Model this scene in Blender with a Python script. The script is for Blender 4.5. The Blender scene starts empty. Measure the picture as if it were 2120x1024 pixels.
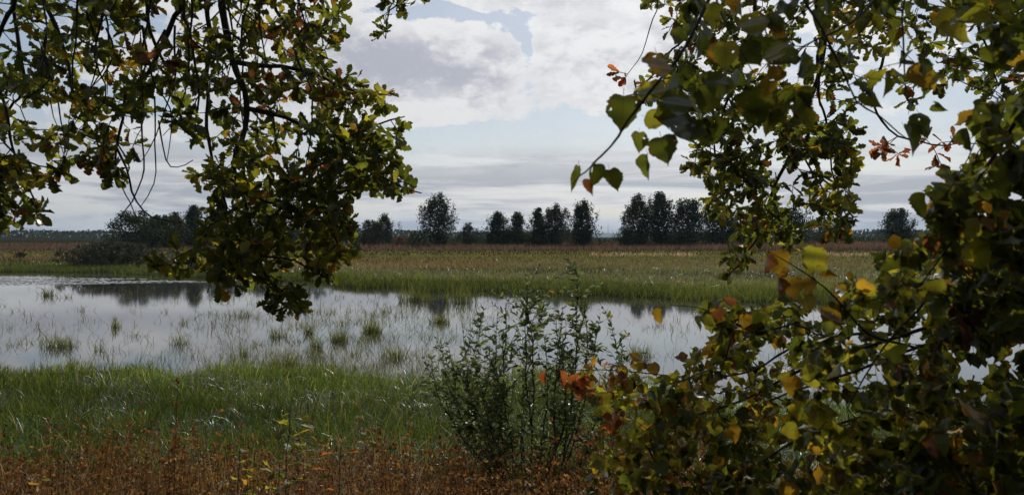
import bpy, math
import numpy as np
from mathutils import Matrix, Vector

R = np.random.default_rng(7)
rad = math.radians
scene = bpy.context.scene
COL = scene.collection

# ------------------------------------------------------------------ camera
EYE = 4.0                       # eye height above the pond surface
F = 1590.0                      # focal length in photo pixels (photo 2120 wide)
cam_d = bpy.data.cameras.new('camera')
cam_d.sensor_width = 36.0
cam_d.lens = 36.0 * F / 2120.0
cam_d.clip_start = 0.05
cam_d.clip_end = 30000
cam_d.dof.use_dof = True
cam_d.dof.focus_distance = 14.0
cam_d.dof.aperture_fstop = 6.5
cam = bpy.data.objects.new('camera', cam_d)
COL.objects.link(cam)
cam.location = (0, 0, EYE)
cam.rotation_euler = (rad(90) - math.atan(22.0 / F), 0, 0)
scene.camera = cam

# ------------------------------------------------------------------ light
SUN_EL, SUN_AZ = rad(40), rad(14)        # azimuth clockwise from +Y (view direction)
sd = Vector((math.sin(SUN_AZ) * math.cos(SUN_EL), math.cos(SUN_AZ) * math.cos(SUN_EL), math.sin(SUN_EL)))
sun_d = bpy.data.lights.new('sun', 'SUN')
sun_d.energy = 3.0
sun_d.angle = rad(0.53)
sun_d.color = (1.0, 0.93, 0.80)
sun = bpy.data.objects.new('sun', sun_d)
COL.objects.link(sun)
sun.rotation_euler = sd.to_track_quat('Z', 'Y').to_euler()
sun.location = (10, 40, 60)

scene.view_settings.view_transform = 'Standard'
scene.view_settings.look = 'None'
scene.view_settings.gamma = 1.0
scene.view_settings.exposure = 0.0
scene.view_settings.use_curve_mapping = False
scene.render.engine = 'CYCLES'
scene.cycles.max_bounces = 8
scene.cycles.diffuse_bounces = 3
scene.cycles.glossy_bounces = 3
scene.cycles.transmission_bounces = 4
scene.cycles.volume_bounces = 0
scene.cycles.sample_clamp_indirect = 4.0
scene.cycles.sample_clamp_direct = 4.0
scene.cycles.use_denoising = True


class E:
    """tiny expression wrapper around Math nodes"""
    def __init__(s, nt, sock): s.nt, s.k = nt, sock
    def _m(s, op, *o, clamp=False):
        n = s.nt.nodes.new('ShaderNodeMath'); n.operation = op; n.use_clamp = clamp
        for i, v in enumerate((s,) + o):
            if isinstance(v, E): s.nt.links.new(v.k, n.inputs[i])
            else: n.inputs[i].default_value = v
        return E(s.nt, n.outputs[0])
    def __add__(s, o): return s._m('ADD', o)
    __radd__ = __add__
    def __sub__(s, o): return s._m('SUBTRACT', o)
    def __rsub__(s, o): return s._m('MULTIPLY', -1.0)._m('ADD', o)
    def __mul__(s, o): return s._m('MULTIPLY', o)
    __rmul__ = __mul__
    def __truediv__(s, o): return s._m('DIVIDE', o)
    def exp(s): return s._m('EXPONENT')
    def mx(s, o): return s._m('MAXIMUM', o)
    def mn(s, o): return s._m('MINIMUM', o)
    def pw(s, o): return s._m('POWER', o)
    def ss(s, a, b):
        n = s.nt.nodes.new('ShaderNodeMapRange'); n.interpolation_type = 'SMOOTHSTEP'
        s.nt.links.new(s.k, n.inputs[0]); n.inputs[1].default_value = a; n.inputs[2].default_value = b
        return E(s.nt, n.outputs[0])


def vec(nt, x, y, z):
    n = nt.nodes.new('ShaderNodeCombineXYZ')
    for i, v in enumerate((x, y, z)):
        if isinstance(v, E): nt.links.new(v.k, n.inputs[i])
        else: n.inputs[i].default_value = v
    return n.outputs[0]


def noise(nt, v, scale, detail=4.0, rough=0.55, dist=0.0):
    n = nt.nodes.new('ShaderNodeTexNoise')
    if v is not None: nt.links.new(v, n.inputs['Vector'])
    n.inputs['Scale'].default_value = scale; n.inputs['Detail'].default_value = detail
    n.inputs['Roughness'].default_value = rough; n.inputs['Distortion'].default_value = dist
    return E(nt, n.outputs['Fac'])


def mixc(nt, f, a, b):
    n = nt.nodes.new('ShaderNodeMix'); n.data_type = 'RGBA'
    if isinstance(f, E): nt.links.new(f.k, n.inputs[0])
    else: n.inputs[0].default_value = f
    for i, v in ((6, a), (7, b)):
        if isinstance(v, (tuple, list)): n.inputs[i].default_value = tuple(v) + ((1,) if len(v) == 3 else ())
        else: nt.links.new(v, n.inputs[i])
    return n.outputs[2]


# ------------------------------------------------------------------ sky with clouds
world = bpy.data.worlds.new('World')
scene.world = world
world.use_nodes = True
nt = world.node_tree
nt.nodes.clear()
sky = nt.nodes.new('ShaderNodeTexSky')
sky.sky_type = 'NISHITA'
sky.sun_disc = False
sky.sun_elevation = SUN_EL
sky.sun_rotation = SUN_AZ
sky.air_density = 1.0
sky.dust_density = 0.8
sky.ozone_density = 1.0
tc = nt.nodes.new('ShaderNodeTexCoord')
sx = nt.nodes.new('ShaderNodeSeparateXYZ')
nt.links.new(tc.outputs['Generated'], sx.inputs[0])
dx, dy, dz = (E(nt, sx.outputs[i]) for i in range(3))
U = dx._m('ARCTAN2', dy)                 # azimuth from the view direction
V = dz._m('ARCSINE')                     # elevation
zz = dz.mx(0.0) + 0.10
plane = vec(nt, dx / zz, dy / zz, 0.0)
uvv = vec(nt, U * 1.0, V * 1.7, 0.0)
n_big = noise(nt, plane, 0.9, 6, 0.55, 0.3)
n_det = noise(nt, uvv, 13.0, 9, 0.66, 0.2)
n_fine = noise(nt, uvv, 30.0, 8, 0.68, 0.3)
n_wrap = noise(nt, uvv, 14.0, 4, 0.5)
n_str = noise(nt, vec(nt, U * 1.3, V * 12.0, 3.0), 3.6, 7, 0.6, 0.5)
Uw = U + (n_wrap - 0.5) * 0.05
Vw = V + (n_wrap - 0.5) * 0.03


def blob(px, py, ax, ay, w):
    u0, v0 = math.atan((px - 1060) / F), math.atan((490 - py) / F)
    a = (Uw - u0) * (F / ax)
    b = (Vw - v0) * (F / ay)
    return (a * a + b * b)._m('MULTIPLY', -1.0).exp() * w


dens = (n_big - 0.5) * 0.8 + (n_det - 0.5) * 2.0 + (n_fine - 0.5) * 0.9 + 0.06
for b in [(870, 135, 210, 95, .75), (1010, 160, 90, 75, .35), (860, 235, 170, 26, .5), (1260, 120, 165, 105, .85),
          (1480, 140, 160, 130, .5), (1130, 8, 260, 20, .45), (1180, 326, 300, 16, .45), (560, 160, 220, 160, .45),
          (1086, 105, 20, 60, -.75), (930, 28, 170, 15, -.6), (1075, 195, 35, 35, -.3), (1010, 285, 330, 24, -.85), (1330, 262, 220, 30, -.75),
          (1880, 320, 170, 45, -.45), (150, 330, 200, 50, .3)]:
    dens = dens + blob(*b)
low = V.ss(0.16, 0.06)                    # layered stratus towards the horizon
cov_high = dens.ss(0.08, 0.30)
cov_low = ((n_str - 0.5) * 2.2 + 0.82 + dens * 0.25).ss(0.15, 0.9)
cover = (cov_high * (1.0 - low) + cov_low * low) * 0.74 + 0.26
# light and shade of the clouds
glow = (dx * sd.x + dy * sd.y + dz * sd.z).mx(0.0).pw(5.0)
shade = ((noise(nt, uvv, 6.0, 8, 0.62, 0.3) - 0.5) * 2.0 + (0.62 - n_det) * 1.8 + (0.5 - n_fine) * 1.5 + 0.30 + blob(830, 140, 150, 45, .55) + blob(1180, 385, 500, 55, .35) - blob(1260, 110, 190, 120, .15)
         - blob(900, 60, 200, 35, .3) - blob(930, 235, 120, 25, .4))
shade = shade * (1.0 - low) + ((n_str - 0.5) * 4.2 + 0.5) * low
shade = shade.ss(0.1, 1.0)
ccol = mixc(nt, shade * ((dens.ss(0.12, 0.75) * 0.75 + 0.25) * (1.0 - low) + low) , (1.08, 1.07, 1.07), (0.60, 0.61, 0.68))
ccol2 = nt.nodes.new('ShaderNodeVectorMath'); ccol2.operation = 'SCALE'
nt.links.new(ccol, ccol2.inputs[0])
nt.links.new((glow * 0.38 + 0.62).k, ccol2.inputs['Scale'])
bg1 = nt.nodes.new('ShaderNodeBackground'); bg1.inputs[1].default_value = 0.075
nt.links.new(sky.outputs[0], bg1.inputs[0])
bg2 = nt.nodes.new('ShaderNodeBackground'); bg2.inputs[1].default_value = 1.0
nt.links.new(ccol2.outputs[0], bg2.inputs[0])
mx = nt.nodes.new('ShaderNodeMixShader')
nt.links.new((cover * 0.93).k, mx.inputs[0])
nt.links.new(bg1.outputs[0], mx.inputs[1]); nt.links.new(bg2.outputs[0], mx.inputs[2])
wo = nt.nodes.new('ShaderNodeOutputWorld')
nt.links.new(mx.outputs[0], wo.inputs[0])


# ------------------------------------------------------------------ mesh helpers
def P(px, py, d):
    return np.array([(px - 1060) / F * d, d, EYE + (490 - py) / F * d])


def PP(lst):
    return np.array([P(*p) for p in lst])


def make_mesh(name, V, quads=None, tris=None, col=None, uv=None, smooth=True):
    V = np.asarray(V, dtype=np.float32).reshape(-1, 3)
    loops, starts, tot = [], [], []
    k = 0
    for fc, n in ((quads, 4), (tris, 3)):
        if fc is None or len(fc) == 0: continue
        fc = np.asarray(fc, dtype=np.int32).reshape(-1, n)
        loops.append(fc.ravel()); starts.append(k + np.arange(len(fc), dtype=np.int32) * n)
        tot.append(np.full(len(fc), n, dtype=np.int32)); k += fc.size
    loops = np.concatenate(loops); starts = np.concatenate(starts); tot = np.concatenate(tot)
    me = bpy.data.meshes.new(name)
    me.vertices.add(len(V)); me.vertices.foreach_set('co', V.ravel())
    me.loops.add(len(loops)); me.loops.foreach_set('vertex_index', loops)
    me.polygons.add(len(starts)); me.polygons.foreach_set('loop_start', starts); me.polygons.foreach_set('loop_total', tot)
    if smooth: me.polygons.foreach_set('use_smooth', np.ones(len(starts), dtype=bool))
    me.update(calc_edges=True)
    if col is not None:
        a = me.attributes.new('col', 'FLOAT_COLOR', 'POINT')
        c = np.ones((len(V), 4), dtype=np.float32); c[:, :3] = col
        a.data.foreach_set('color', c.ravel())
    if uv is not None:
        l = me.uv_layers.new(name='uv')
        l.data.foreach_set('uv', np.asarray(uv, dtype=np.float32)[loops].ravel())
    return me


def add(name, me, mat, parent=None, kind=None):
    o = bpy.data.objects.new(name, me)
    COL.objects.link(o)
    if mat is not None and not me.materials: me.materials.append(mat)
    if parent is not None:
        o.parent = parent
        o.location = -parent.location
    if kind: o['kind'] = kind
    return o


def tag(o, label, cat, group=None):
    o['label'] = label; o['category'] = cat
    if group: o['group'] = group
    return o


def empty(name, loc, label, cat, group=None):
    o = bpy.data.objects.new(name, None)
    COL.objects.link(o); o.location = Vector([float(c) for c in loc])
    o.empty_display_size = 0.2
    return tag(o, label, cat, group)


def tube(pts, r, sides=6):
    pts = np.asarray(pts, float); n = len(pts)
    r = np.broadcast_to(np.asarray(r, float), (n,))
    t = np.gradient(pts, axis=0); t /= np.linalg.norm(t, axis=1)[:, None] + 1e-9
    ref = np.array([0.31, 0.87, 0.38]) if abs(t.mean(0) @ np.array([0.31, 0.87, 0.38])) < .85 else np.array([1., 0, 0])
    s = np.cross(t, ref); s /= np.linalg.norm(s, axis=1)[:, None] + 1e-9
    b = np.cross(t, s)
    a = np.arange(sides) / sides * 2 * np.pi
    V = pts[:, None] + r[:, None, None] * (np.cos(a)[None, :, None] * s[:, None] + np.sin(a)[None, :, None] * b[:, None])
    i = np.arange(n - 1)[:, None] * sides; j = np.arange(sides)[None]; jn = (j + 1) % sides
    Q = np.stack([i + j, i + jn, i + sides + jn, i + sides + j], -1).reshape(-1, 4)
    return V.reshape(-1, 3), Q


class Bag:
    def __init__(s): s.V, s.Q, s.n, s.C = [], [], 0, []
    def put(s, V, Q, c=None):
        s.V.append(V); s.Q.append(Q + s.n); s.n += len(V)
        if c is not None: s.C.append(np.broadcast_to(c, (len(V), 3)))
    def mesh(s, name):
        return make_mesh(name, np.concatenate(s.V), quads=np.concatenate(s.Q), col=np.concatenate(s.C) if s.C else None)


def smooth_line(pts, step=0.06, wob=0.0):
    pts = np.asarray(pts, float)
    m = len(pts)
    if m > 2:                                   # Catmull-Rom
        q = np.vstack([2 * pts[0] - pts[1], pts, 2 * pts[-1] - pts[-2]])
        out = []
        for i in range(m - 1):
            p0, p1, p2, p3 = q[i:i + 4]
            k = max(2, int(np.linalg.norm(p2 - p1) / step))
            for t in np.arange(k) / k:
                out.append(0.5 * (2 * p1 + (p2 - p0) * t + (2 * p0 - 5 * p1 + 4 * p2 - p3) * t * t + (3 * p1 - p0 - 3 * p2 + p3) * t ** 3))
        out.append(pts[-1]); out = np.array(out)
    else:
        k = max(2, int(np.linalg.norm(pts[1] - pts[0]) / step))
        out = pts[0] + (pts[1] - pts[0]) * np.linspace(0, 1, k + 1)[:, None]
    if wob:
        ph = R.uniform(0, 6.28, 6); l = np.linspace(0, len(out) * step, len(out))
        w = np.stack([np.sin(l * 9 + ph[0]) + np.sin(l * 21 + ph[1]) * .5, np.sin(l * 8 + ph[2]) * 1.0, np.sin(l * 10 + ph[3]) + .5 * np.sin(l * 23 + ph[4])], 1)
        out = out + w * wob * np.minimum(1, np.arange(len(out)) / 3)[:, None]
    return out


# ------------------------------------------------------------------ materials
def new_mat(name):
    m = bpy.data.materials.new(name); m.use_nodes = True
    n = m.node_tree; n.nodes.clear()
    out = n.nodes.new('ShaderNodeOutputMaterial')
    return m, n, out


def leafy(name, source, diff=0.35, trans=1.0, gloss=0.04, rough=0.35, veins=0.0, spots=0.0, holes=0.0):
    """thin leaf: diffuse + translucent + a waxy skin. source: 'object' colour or 'attr' col"""
    m, n, out = new_mat(name)
    if source == 'object':
        oi = n.nodes.new('ShaderNodeObjectInfo'); c = oi.outputs['Color']
    else:
        a = n.nodes.new('ShaderNodeAttribute'); a.attribute_name = 'col'; c = a.outputs['Color']
    if veins or spots:
        uvn = n.nodes.new('ShaderNodeUVMap'); uvn.uv_map = 'uv'
        sp = n.nodes.new('ShaderNodeSeparateXYZ'); n.links.new(uvn.outputs[0], sp.inputs[0])
        x, y = E(n, sp.outputs[0]), E(n, sp.outputs[1])
    if spots:
        geo = n.nodes.new('ShaderNodeNewGeometry')
        s = noise(n, geo.outputs['Position'], 70.0, 3, 0.6).ss(0.60, 0.72) * spots
        c = mixc(n, s, c, (0.12, 0.055, 0.012))
        s2 = noise(n, geo.outputs['Position'], 22.0, 2, 0.5).ss(0.42, 0.68) * 0.45
        cy = n.nodes.new('ShaderNodeVectorMath'); cy.operation = 'MULTIPLY'; n.links.new(c, cy.inputs[0]); cy.inputs[1].default_value = (1.7, 1.25, 0.9)
        c = mixc(n, s2, c, cy.outputs[0])
        ry = (y - 0.47) * 1.82; rx = x * 2.25
        rim = (rx * rx + ry * ry).ss(0.62, 1.05) * noise(n, geo.outputs['Position'], 45.0, 3, 0.6).ss(0.46, 0.60) * spots
        c = mixc(n, rim, c, (0.075, 0.036, 0.010))
    if veins:
        ax = x._m('ABSOLUTE')
        mid = ax.ss(0.016, 0.004)
        ph = (y - ax * 0.75) * 7.5
        side = (ph._m('FRACT') - 0.5)._m('ABSOLUTE').ss(0.07, 0.015)
        v = (mid + side * 0.6)._m('MINIMUM', 1.0) * veins
        dk = n.nodes.new('ShaderNodeVectorMath'); dk.operation = 'SCALE'; n.links.new(c, dk.inputs[0]); dk.inputs['Scale'].default_value = 0.45
        c = mixc(n, v, c, dk.outputs[0])
    sc = n.nodes.new('ShaderNodeVectorMath'); sc.operation = 'SCALE'; n.links.new(c, sc.inputs[0]); sc.inputs['Scale'].default_value = diff
    st = n.nodes.new('ShaderNodeVectorMath'); st.operation = 'SCALE'; n.links.new(c, st.inputs[0]); st.inputs['Scale'].default_value = trans
    d = n.nodes.new('ShaderNodeBsdfDiffuse'); n.links.new(sc.outputs[0], d.inputs[0])
    t = n.nodes.new('ShaderNodeBsdfTranslucent'); n.links.new(st.outputs[0], t.inputs[0])
    ad = n.nodes.new('ShaderNodeAddShader'); n.links.new(d.outputs[0], ad.inputs[0]); n.links.new(t.outputs[0], ad.inputs[1])
    g = n.nodes.new('ShaderNodeBsdfGlossy'); g.inputs['Roughness'].default_value = rough; g.inputs[0].default_value = (.9, .95, 1, 1)
    fr = n.nodes.new('ShaderNodeLayerWeight'); fr.inputs[0].default_value = 0.25
    fac = E(n, fr.outputs['Fresnel']) * (gloss * 6) + gloss
    ms = n.nodes.new('ShaderNodeMixShader'); n.links.new(fac.mn(0.6).k, ms.inputs[0])
    n.links.new(ad.outputs[0], ms.inputs[1]); n.links.new(g.outputs[0], ms.inputs[2])
    last = ms.outputs[0]
    if holes:                              # insect holes
        hn = noise(n, geo.outputs['Position'], holes, 1.5, 0.5).ss(0.715, 0.725)
        tp = n.nodes.new('ShaderNodeBsdfTransparent'); mh_ = n.nodes.new('ShaderNodeMixShader')
        n.links.new(hn.k, mh_.inputs[0]); n.links.new(last, mh_.inputs[1]); n.links.new(tp.outputs[0], mh_.inputs[2]); last = mh_.outputs[0]
    n.links.new(last, out.inputs[0])
    return m


def bark(name, c1, c2, scale=30.0):
    m, n, out = new_mat(name)
    g = n.nodes.new('ShaderNodeNewGeometry')
    f = noise(n, g.outputs['Position'], scale, 5, 0.6)
    p = n.nodes.new('ShaderNodeBsdfPrincipled')
    n.links.new(mixc(n, f.ss(.35, .7), c1, c2), p.inputs['Base Color'])
    p.inputs['Roughness'].default_value = 0.8
    b = n.nodes.new('ShaderNodeBump'); b.inputs['Strength'].default_value = 0.5; b.inputs['Distance'].default_value = 0.01
    n.links.new(f.k, b.inputs['Height']); n.links.new(b.outputs[0], p.inputs['Normal'])
    n.links.new(p.outputs[0], out.inputs[0])
    return m


M = {}
M['oak1'] = leafy('oak_leaf', 'object', 0.35, 1.0, 0.016, 0.45, veins=0.35, spots=0.5)
M['oakN'] = leafy('oak_leaves', 'attr', 0.35, 1.0, 0.016, 0.45, veins=0.35, spots=0.5)
M['lin1'] = leafy('linden_leaf', 'object', 0.35, 1.0, 0.014, 0.45, veins=0.6, spots=0.9, holes=75.0)
M['linN'] = leafy('linden_leaves', 'attr', 0.35, 1.0, 0.014, 0.45, veins=0.6, spots=0.9, holes=75.0)
M['wil1'] = leafy('willow_leaf', 'object', 0.65, 0.75, 0.012, 0.4, veins=0.3)
M['wilN'] = leafy('willow_leaves', 'attr', 0.65, 0.75, 0.012, 0.4, veins=0.3)
M['grass'] = leafy('marsh_grass', 'attr', 0.5, 0.9, 0.004, 0.4)
M['glint'] = leafy('glossy_sedge', 'attr', 0.55, 0.8, 0.022, 0.33)
M['shine'] = leafy('shining_sedge', 'attr', 0.55, 0.8, 0.10, 0.24)
M['sedge'] = leafy('meadow_sedge', 'attr', 0.6, 0.8, 0.012, 0.36)
M['far'] = leafy('far_grass', 'attr', 0.6, 0.7, 0.008, 0.45)
M['dry'] = leafy('dry_plants', 'attr', 0.6, 0.5, 0.0015, 0.5)
M['crown'] = leafy('tree_foliage', 'attr', 0.55, 0.3, 0.003, 0.5)
M['bark_oak'] = bark('oak_bark', (0.018, 0.015, 0.012), (0.05, 0.043, 0.036))
M['bark_lin'] = bark('linden_bark', (0.02, 0.014, 0.011), (0.045, 0.036, 0.03))
M['bark_wil'] = bark('willow_bark', (0.03, 0.025, 0.018), (0.06, 0.05, 0.035))
M['bark_far'] = bark('trunk_bark', (0.04, 0.035, 0.03), (0.11, 0.10, 0.09), 3.0)


# ------------------------------------------------------------------ ground and water
NEAR = np.array([(-200, 24), (-40, 23), (-14, 22.2), (-8, 22.6), (-4, 21.6), (-1.5, 21.2), (1, 20.8), (3, 19.8), (5, 18.4), (8, 17.2), (15, 16.5), (60, 16), (200, 16)], float)
FAR = np.array([(-200, 95), (-100, 92), (-58, 88), (-45, 86), (-31, 76), (-22, 71), (-16.5, 68), (-12, 60), (-9, 60), (-6.5, 57), (-4, 56), (-2, 56), (2, 54), (6, 52.5), (10.5, 49), (17, 47), (30, 46), (60, 45), (75, 30), (90, 17), (200, 16)], float)


def near_y(x): return np.interp(x, NEAR[:, 0], NEAR[:, 1]) + 0.6 * np.sin(x * .9 + .5) + 0.35 * np.sin(x * 2.1) + 0.2 * np.sin(x * 4.3 + 1)
def far_y(x): return np.interp(x, FAR[:, 0], FAR[:, 1]) + 0.5 * np.sin(x * .7 + 2) + 0.25 * np.sin(x * 2.3)


def ground_z(x, y):
    x = np.asarray(x, float); y = np.asarray(y, float)
    ny, fy = near_y(x), far_y(x)
    bank = np.interp(y, [-40, 0, 2, 5, 8, 12, 16, 19], [2.7, 2.4, 2.15, 1.5, 0.95, 0.5, 0.25, 0.14])
    edge_n = ny - y                                       # >0 on the near bank
    zn = np.where(edge_n > 0, np.minimum(bank, 0.02 + edge_n * 0.07 + np.maximum(0, edge_n - 6) * 0.2), -0.03 + np.maximum(edge_n, -8) * 0.07)
    edge_f = y - fy
    zf = np.where(edge_f > 0, 0.02 + np.minimum(edge_f, 6) * 0.05, -0.03 + np.maximum(edge_f, -8) * 0.07)
    zw = np.where(y < (ny + fy) / 2, zn, zf)
    bump = 0.04 * np.sin(x * 1.7 + y * .9) * np.sin(y * 1.3 - x * .6)
    rise = np.interp(y, [92, 110, 135, 165, 260], [0, .4, 1.05, 1.6, 1.7])
    return zw + np.where(zw > 0.05, bump, 0) + rise


ys = np.concatenate([np.linspace(-40, 2, 18), np.arange(3, 100, .8), np.geomspace(100, 7000, 70)[0:]])
gx = np.geomspace(60, 7000, 45)
xs = np.concatenate([-gx[::-1], np.arange(-59, 59.5, 1.4), gx])
X, Y = np.meshgrid(xs, ys)
Z = ground_z(X, Y)
Z = np.where(Y > 3000, 1.0, Z)
nx, ny_ = len(xs), len(ys)
i = (np.arange(ny_ - 1)[:, None] * nx + np.arange(nx - 1)[None]).ravel()
Q = np.stack([i, i + 1, i + nx + 1, i + nx], 1)
m, n, out = new_mat('marsh_soil')
g = n.nodes.new('ShaderNodeNewGeometry')
f1 = noise(n, g.outputs['Position'], 0.25, 6, 0.6); f2 = noise(n, g.outputs['Position'], 6.0, 5, 0.65)
p = n.nodes.new('ShaderNodeBsdfPrincipled'); p.inputs['Roughness'].default_value = 0.95; p.inputs['Specular IOR Level'].default_value = 0.0
c = mixc(n, f1.ss(.35, .65), (0.022, 0.027, 0.009), (0.04, 0.03, 0.014))
n.links.new(mixc(n, f2.ss(.4, .7), c, (0.014, 0.013, 0.008)), p.inputs['Base Color'])
b = n.nodes.new('ShaderNodeBump'); b.inputs['Distance'].default_value = 0.08; n.links.new(f2.k, b.inputs['Height']); n.links.new(b.outputs[0], p.inputs['Normal'])
n.links.new(p.outputs[0], out.inputs[0])
ground = add('ground', make_mesh('ground', np.stack([X, Y, Z], -1).reshape(-1, 3), quads=Q), m, kind='structure')

m, n, out = new_mat('pond_water')
g = n.nodes.new('ShaderNodeNewGeometry')
mp = n.nodes.new('ShaderNodeMapping'); n.links.new(g.outputs['Position'], mp.inputs[0])
mp.inputs['Scale'].default_value = (0.55, 1.0, 1.0)
calm = noise(n, g.outputs['Position'], 0.05, 3, 0.5).ss(.42, .62)
h = noise(n, mp.outputs[0], 2.2, 3, 0.5) * 0.35 + noise(n, mp.outputs[0], 9.0, 3, 0.55) * 0.12 * (calm * 0.8 + 0.2)
b = n.nodes.new('ShaderNodeBump'); b.inputs['Distance'].default_value = 0.0052; b.inputs['Strength'].default_value = 0.5
n.links.new(h.k, b.inputs['Height'])
p = n.nodes.new('ShaderNodeBsdfPrincipled')
p.inputs['Base Color'].default_value = (0.030, 0.030, 0.030, 1)
p.inputs['Roughness'].default_value = 0.04
p.inputs['IOR'].default_value = 1.333
p.inputs['Specular IOR Level'].default_value = 0.75
n.links.new(b.outputs[0], p.inputs['Normal'])
n.links.new(p.outputs[0], out.inputs[0])
wxs = np.linspace(-190, 190, 60); wys = np.linspace(12, 110, 40)
X, Y = np.meshgrid(wxs, wys); i = (np.arange(39)[:, None] * 60 + np.arange(59)[None]).ravel()
add('pond_water', make_mesh('pond_water', np.stack([X, Y, X * 0], -1).reshape(-1, 3), quads=np.stack([i, i + 1, i + 61, i + 60], 1)), m, kind='structure')


# ------------------------------------------------------------------ grass blades
def vnoise(x, y, s, seed=0):
    r = np.random.default_rng(seed); o = 0
    for k in range(5):
        a = r.uniform(0, 6.28); ph = r.uniform(0, 6.28); w = s * r.uniform(.6, 1.7)
        o = o + np.sin((x * math.cos(a) + y * math.sin(a)) * w + ph)
    return o / 5


def blades(name, base, hgt, wid, col, mat, lean=0.25, droop=0.35, segs=3, parent=None, kind='stuff', az=None, tipcol=1.25, keep=1.0):
    n = len(base)
    az = R.uniform(0, 2 * np.pi, n) if az is None else az
    dirv = np.stack([np.cos(az), np.sin(az), np.zeros(n)], 1)
    fa = R.uniform(0, 2 * np.pi, n)
    side = np.stack([np.cos(fa), np.sin(fa), np.zeros(n)], 1)
    ln = np.abs(R.normal(0, lean, n)); dr = np.abs(R.normal(0, droop, n))
    t = np.linspace(0, 1, segs + 1)
    V = np.zeros((n, 2 * segs + 1, 3)); C = np.zeros((n, 2 * segs + 1, 3))
    for k, tk in enumerate(t):
        c = base + dirv * (hgt * (ln * tk + dr * tk ** 3))[:, None]
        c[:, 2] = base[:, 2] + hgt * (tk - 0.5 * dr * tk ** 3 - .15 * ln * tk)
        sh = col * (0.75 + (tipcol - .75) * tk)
        if k < segs:
            w = (wid * (1 - .55 * tk) * .5)[:, None]
            V[:, 2 * k] = c - side * w; V[:, 2 * k + 1] = c + side * w
            C[:, 2 * k] = sh; C[:, 2 * k + 1] = sh
        else:
            V[:, 2 * k] = c; C[:, 2 * k] = sh
    m_ = 2 * segs + 1
    n = int(n * keep); V, C = V[:n], C[:n]
    o = np.arange(n)[:, None] * m_
    q = np.concatenate([o + np.array([2 * k, 2 * k + 1, 2 * k + 3, 2 * k + 2]) for k in range(segs - 1)]) if segs > 1 else None
    tr = o + np.array([2 * segs - 2, 2 * segs - 1, 2 * segs])
    return add(name, make_mesh(name, V.reshape(-1, 3), quads=q, tris=tr, col=C.reshape(-1, 3)), mat, parent, kind)


def cmix(n, cols, w, jit=0.18):
    c = np.array(cols)[R.choice(len(cols), n, p=np.array(w) / sum(w))]
    return c * np.exp(R.normal(0, jit, (n, 1))) * np.exp(R.normal(0, jit * .25, (n, 3)))


def field(n, y0, y1, xm=0.72, pw=1.0, off=0.0):
    """points on the ground, thinning with distance"""
    u = R.random(n)
    y = (y0 ** (1 - pw) + u * (y1 ** (1 - pw) - y0 ** (1 - pw))) ** (1 / (1 - pw)) if pw != 1 else y0 * (y1 / y0) ** u
    x = R.uniform(-1, 1, n) * (xm * y) + off
    return x, y


GREEN = [(0.056, 0.088, 0.010), (0.078, 0.10, 0.013), (0.030, 0.053, 0.008), (0.13, 0.125, 0.025)]
# near marsh grass
x, y = field(125000, 9.5, 25.5)
nyv = near_y(x)
k = (y < nyv + 1.4 + 2.2 * vnoise(x, y, 1.3, 3)) & (R.random(len(x)) < np.clip(1 - (y - nyv) * .6, .06, 1))
k &= y > 10.4 + 1.2 * vnoise(x, y, .9, 5) + R.normal(0, .5, len(x)) - np.clip((-x - 6) * .1, -.2, .3)
k &= vnoise(x, y, 2.2, 9) + R.normal(0, .25, len(x)) > -0.38
x, y = x[k], y[k]
z = np.maximum(ground_z(x, y), -0.25)
hg = R.uniform(.3, .85, len(x)) * (1 + .5 * vnoise(x, y, 1.8, 11)) * np.interp(near_y(x) - y, [-2, 0, 2, 6], [.55, .55, .68, .85])
col = cmix(len(x), GREEN, [5, 4, 3, 1.5], .35) * (1 + .4 * vnoise(x, y, .9, 12))[:, None] * np.interp(near_y(x) - y, [-1, 2, 5, 9], [1.45, 1.25, .9, .75])[:, None]  # lit look towards the water put into the colour, darker inland
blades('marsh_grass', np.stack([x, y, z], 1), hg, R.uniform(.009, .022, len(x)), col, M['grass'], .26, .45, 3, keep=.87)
x, y = field(9000, 9.0, 22); k = (y < near_y(x) + .5) & (vnoise(x, y, 1.5, 14) > -.15); x, y = x[k], y[k]
blades('dead_blades', np.stack([x, y, ground_z(x, y)], 1), R.uniform(.25, .8, len(x)), R.uniform(.006, .014, len(x)), cmix(len(x), [(.24, .19, .09), (.17, .12, .05), (.13, .11, .04)], [2, 2, 2], .3), M['grass'], .55, .8, 4)
# broad arching sedge blades that catch the sun
x, y = field(36000, 10.2, 20); k = vnoise(x, y, 1.4, 21) > -.1; x, y = x[k], y[k]
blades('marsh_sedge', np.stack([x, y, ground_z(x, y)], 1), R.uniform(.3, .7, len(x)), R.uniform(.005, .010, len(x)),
       cmix(len(x), GREEN, [3, 2, 5, 0]), M['shine'], .3, .9, 3)

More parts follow.
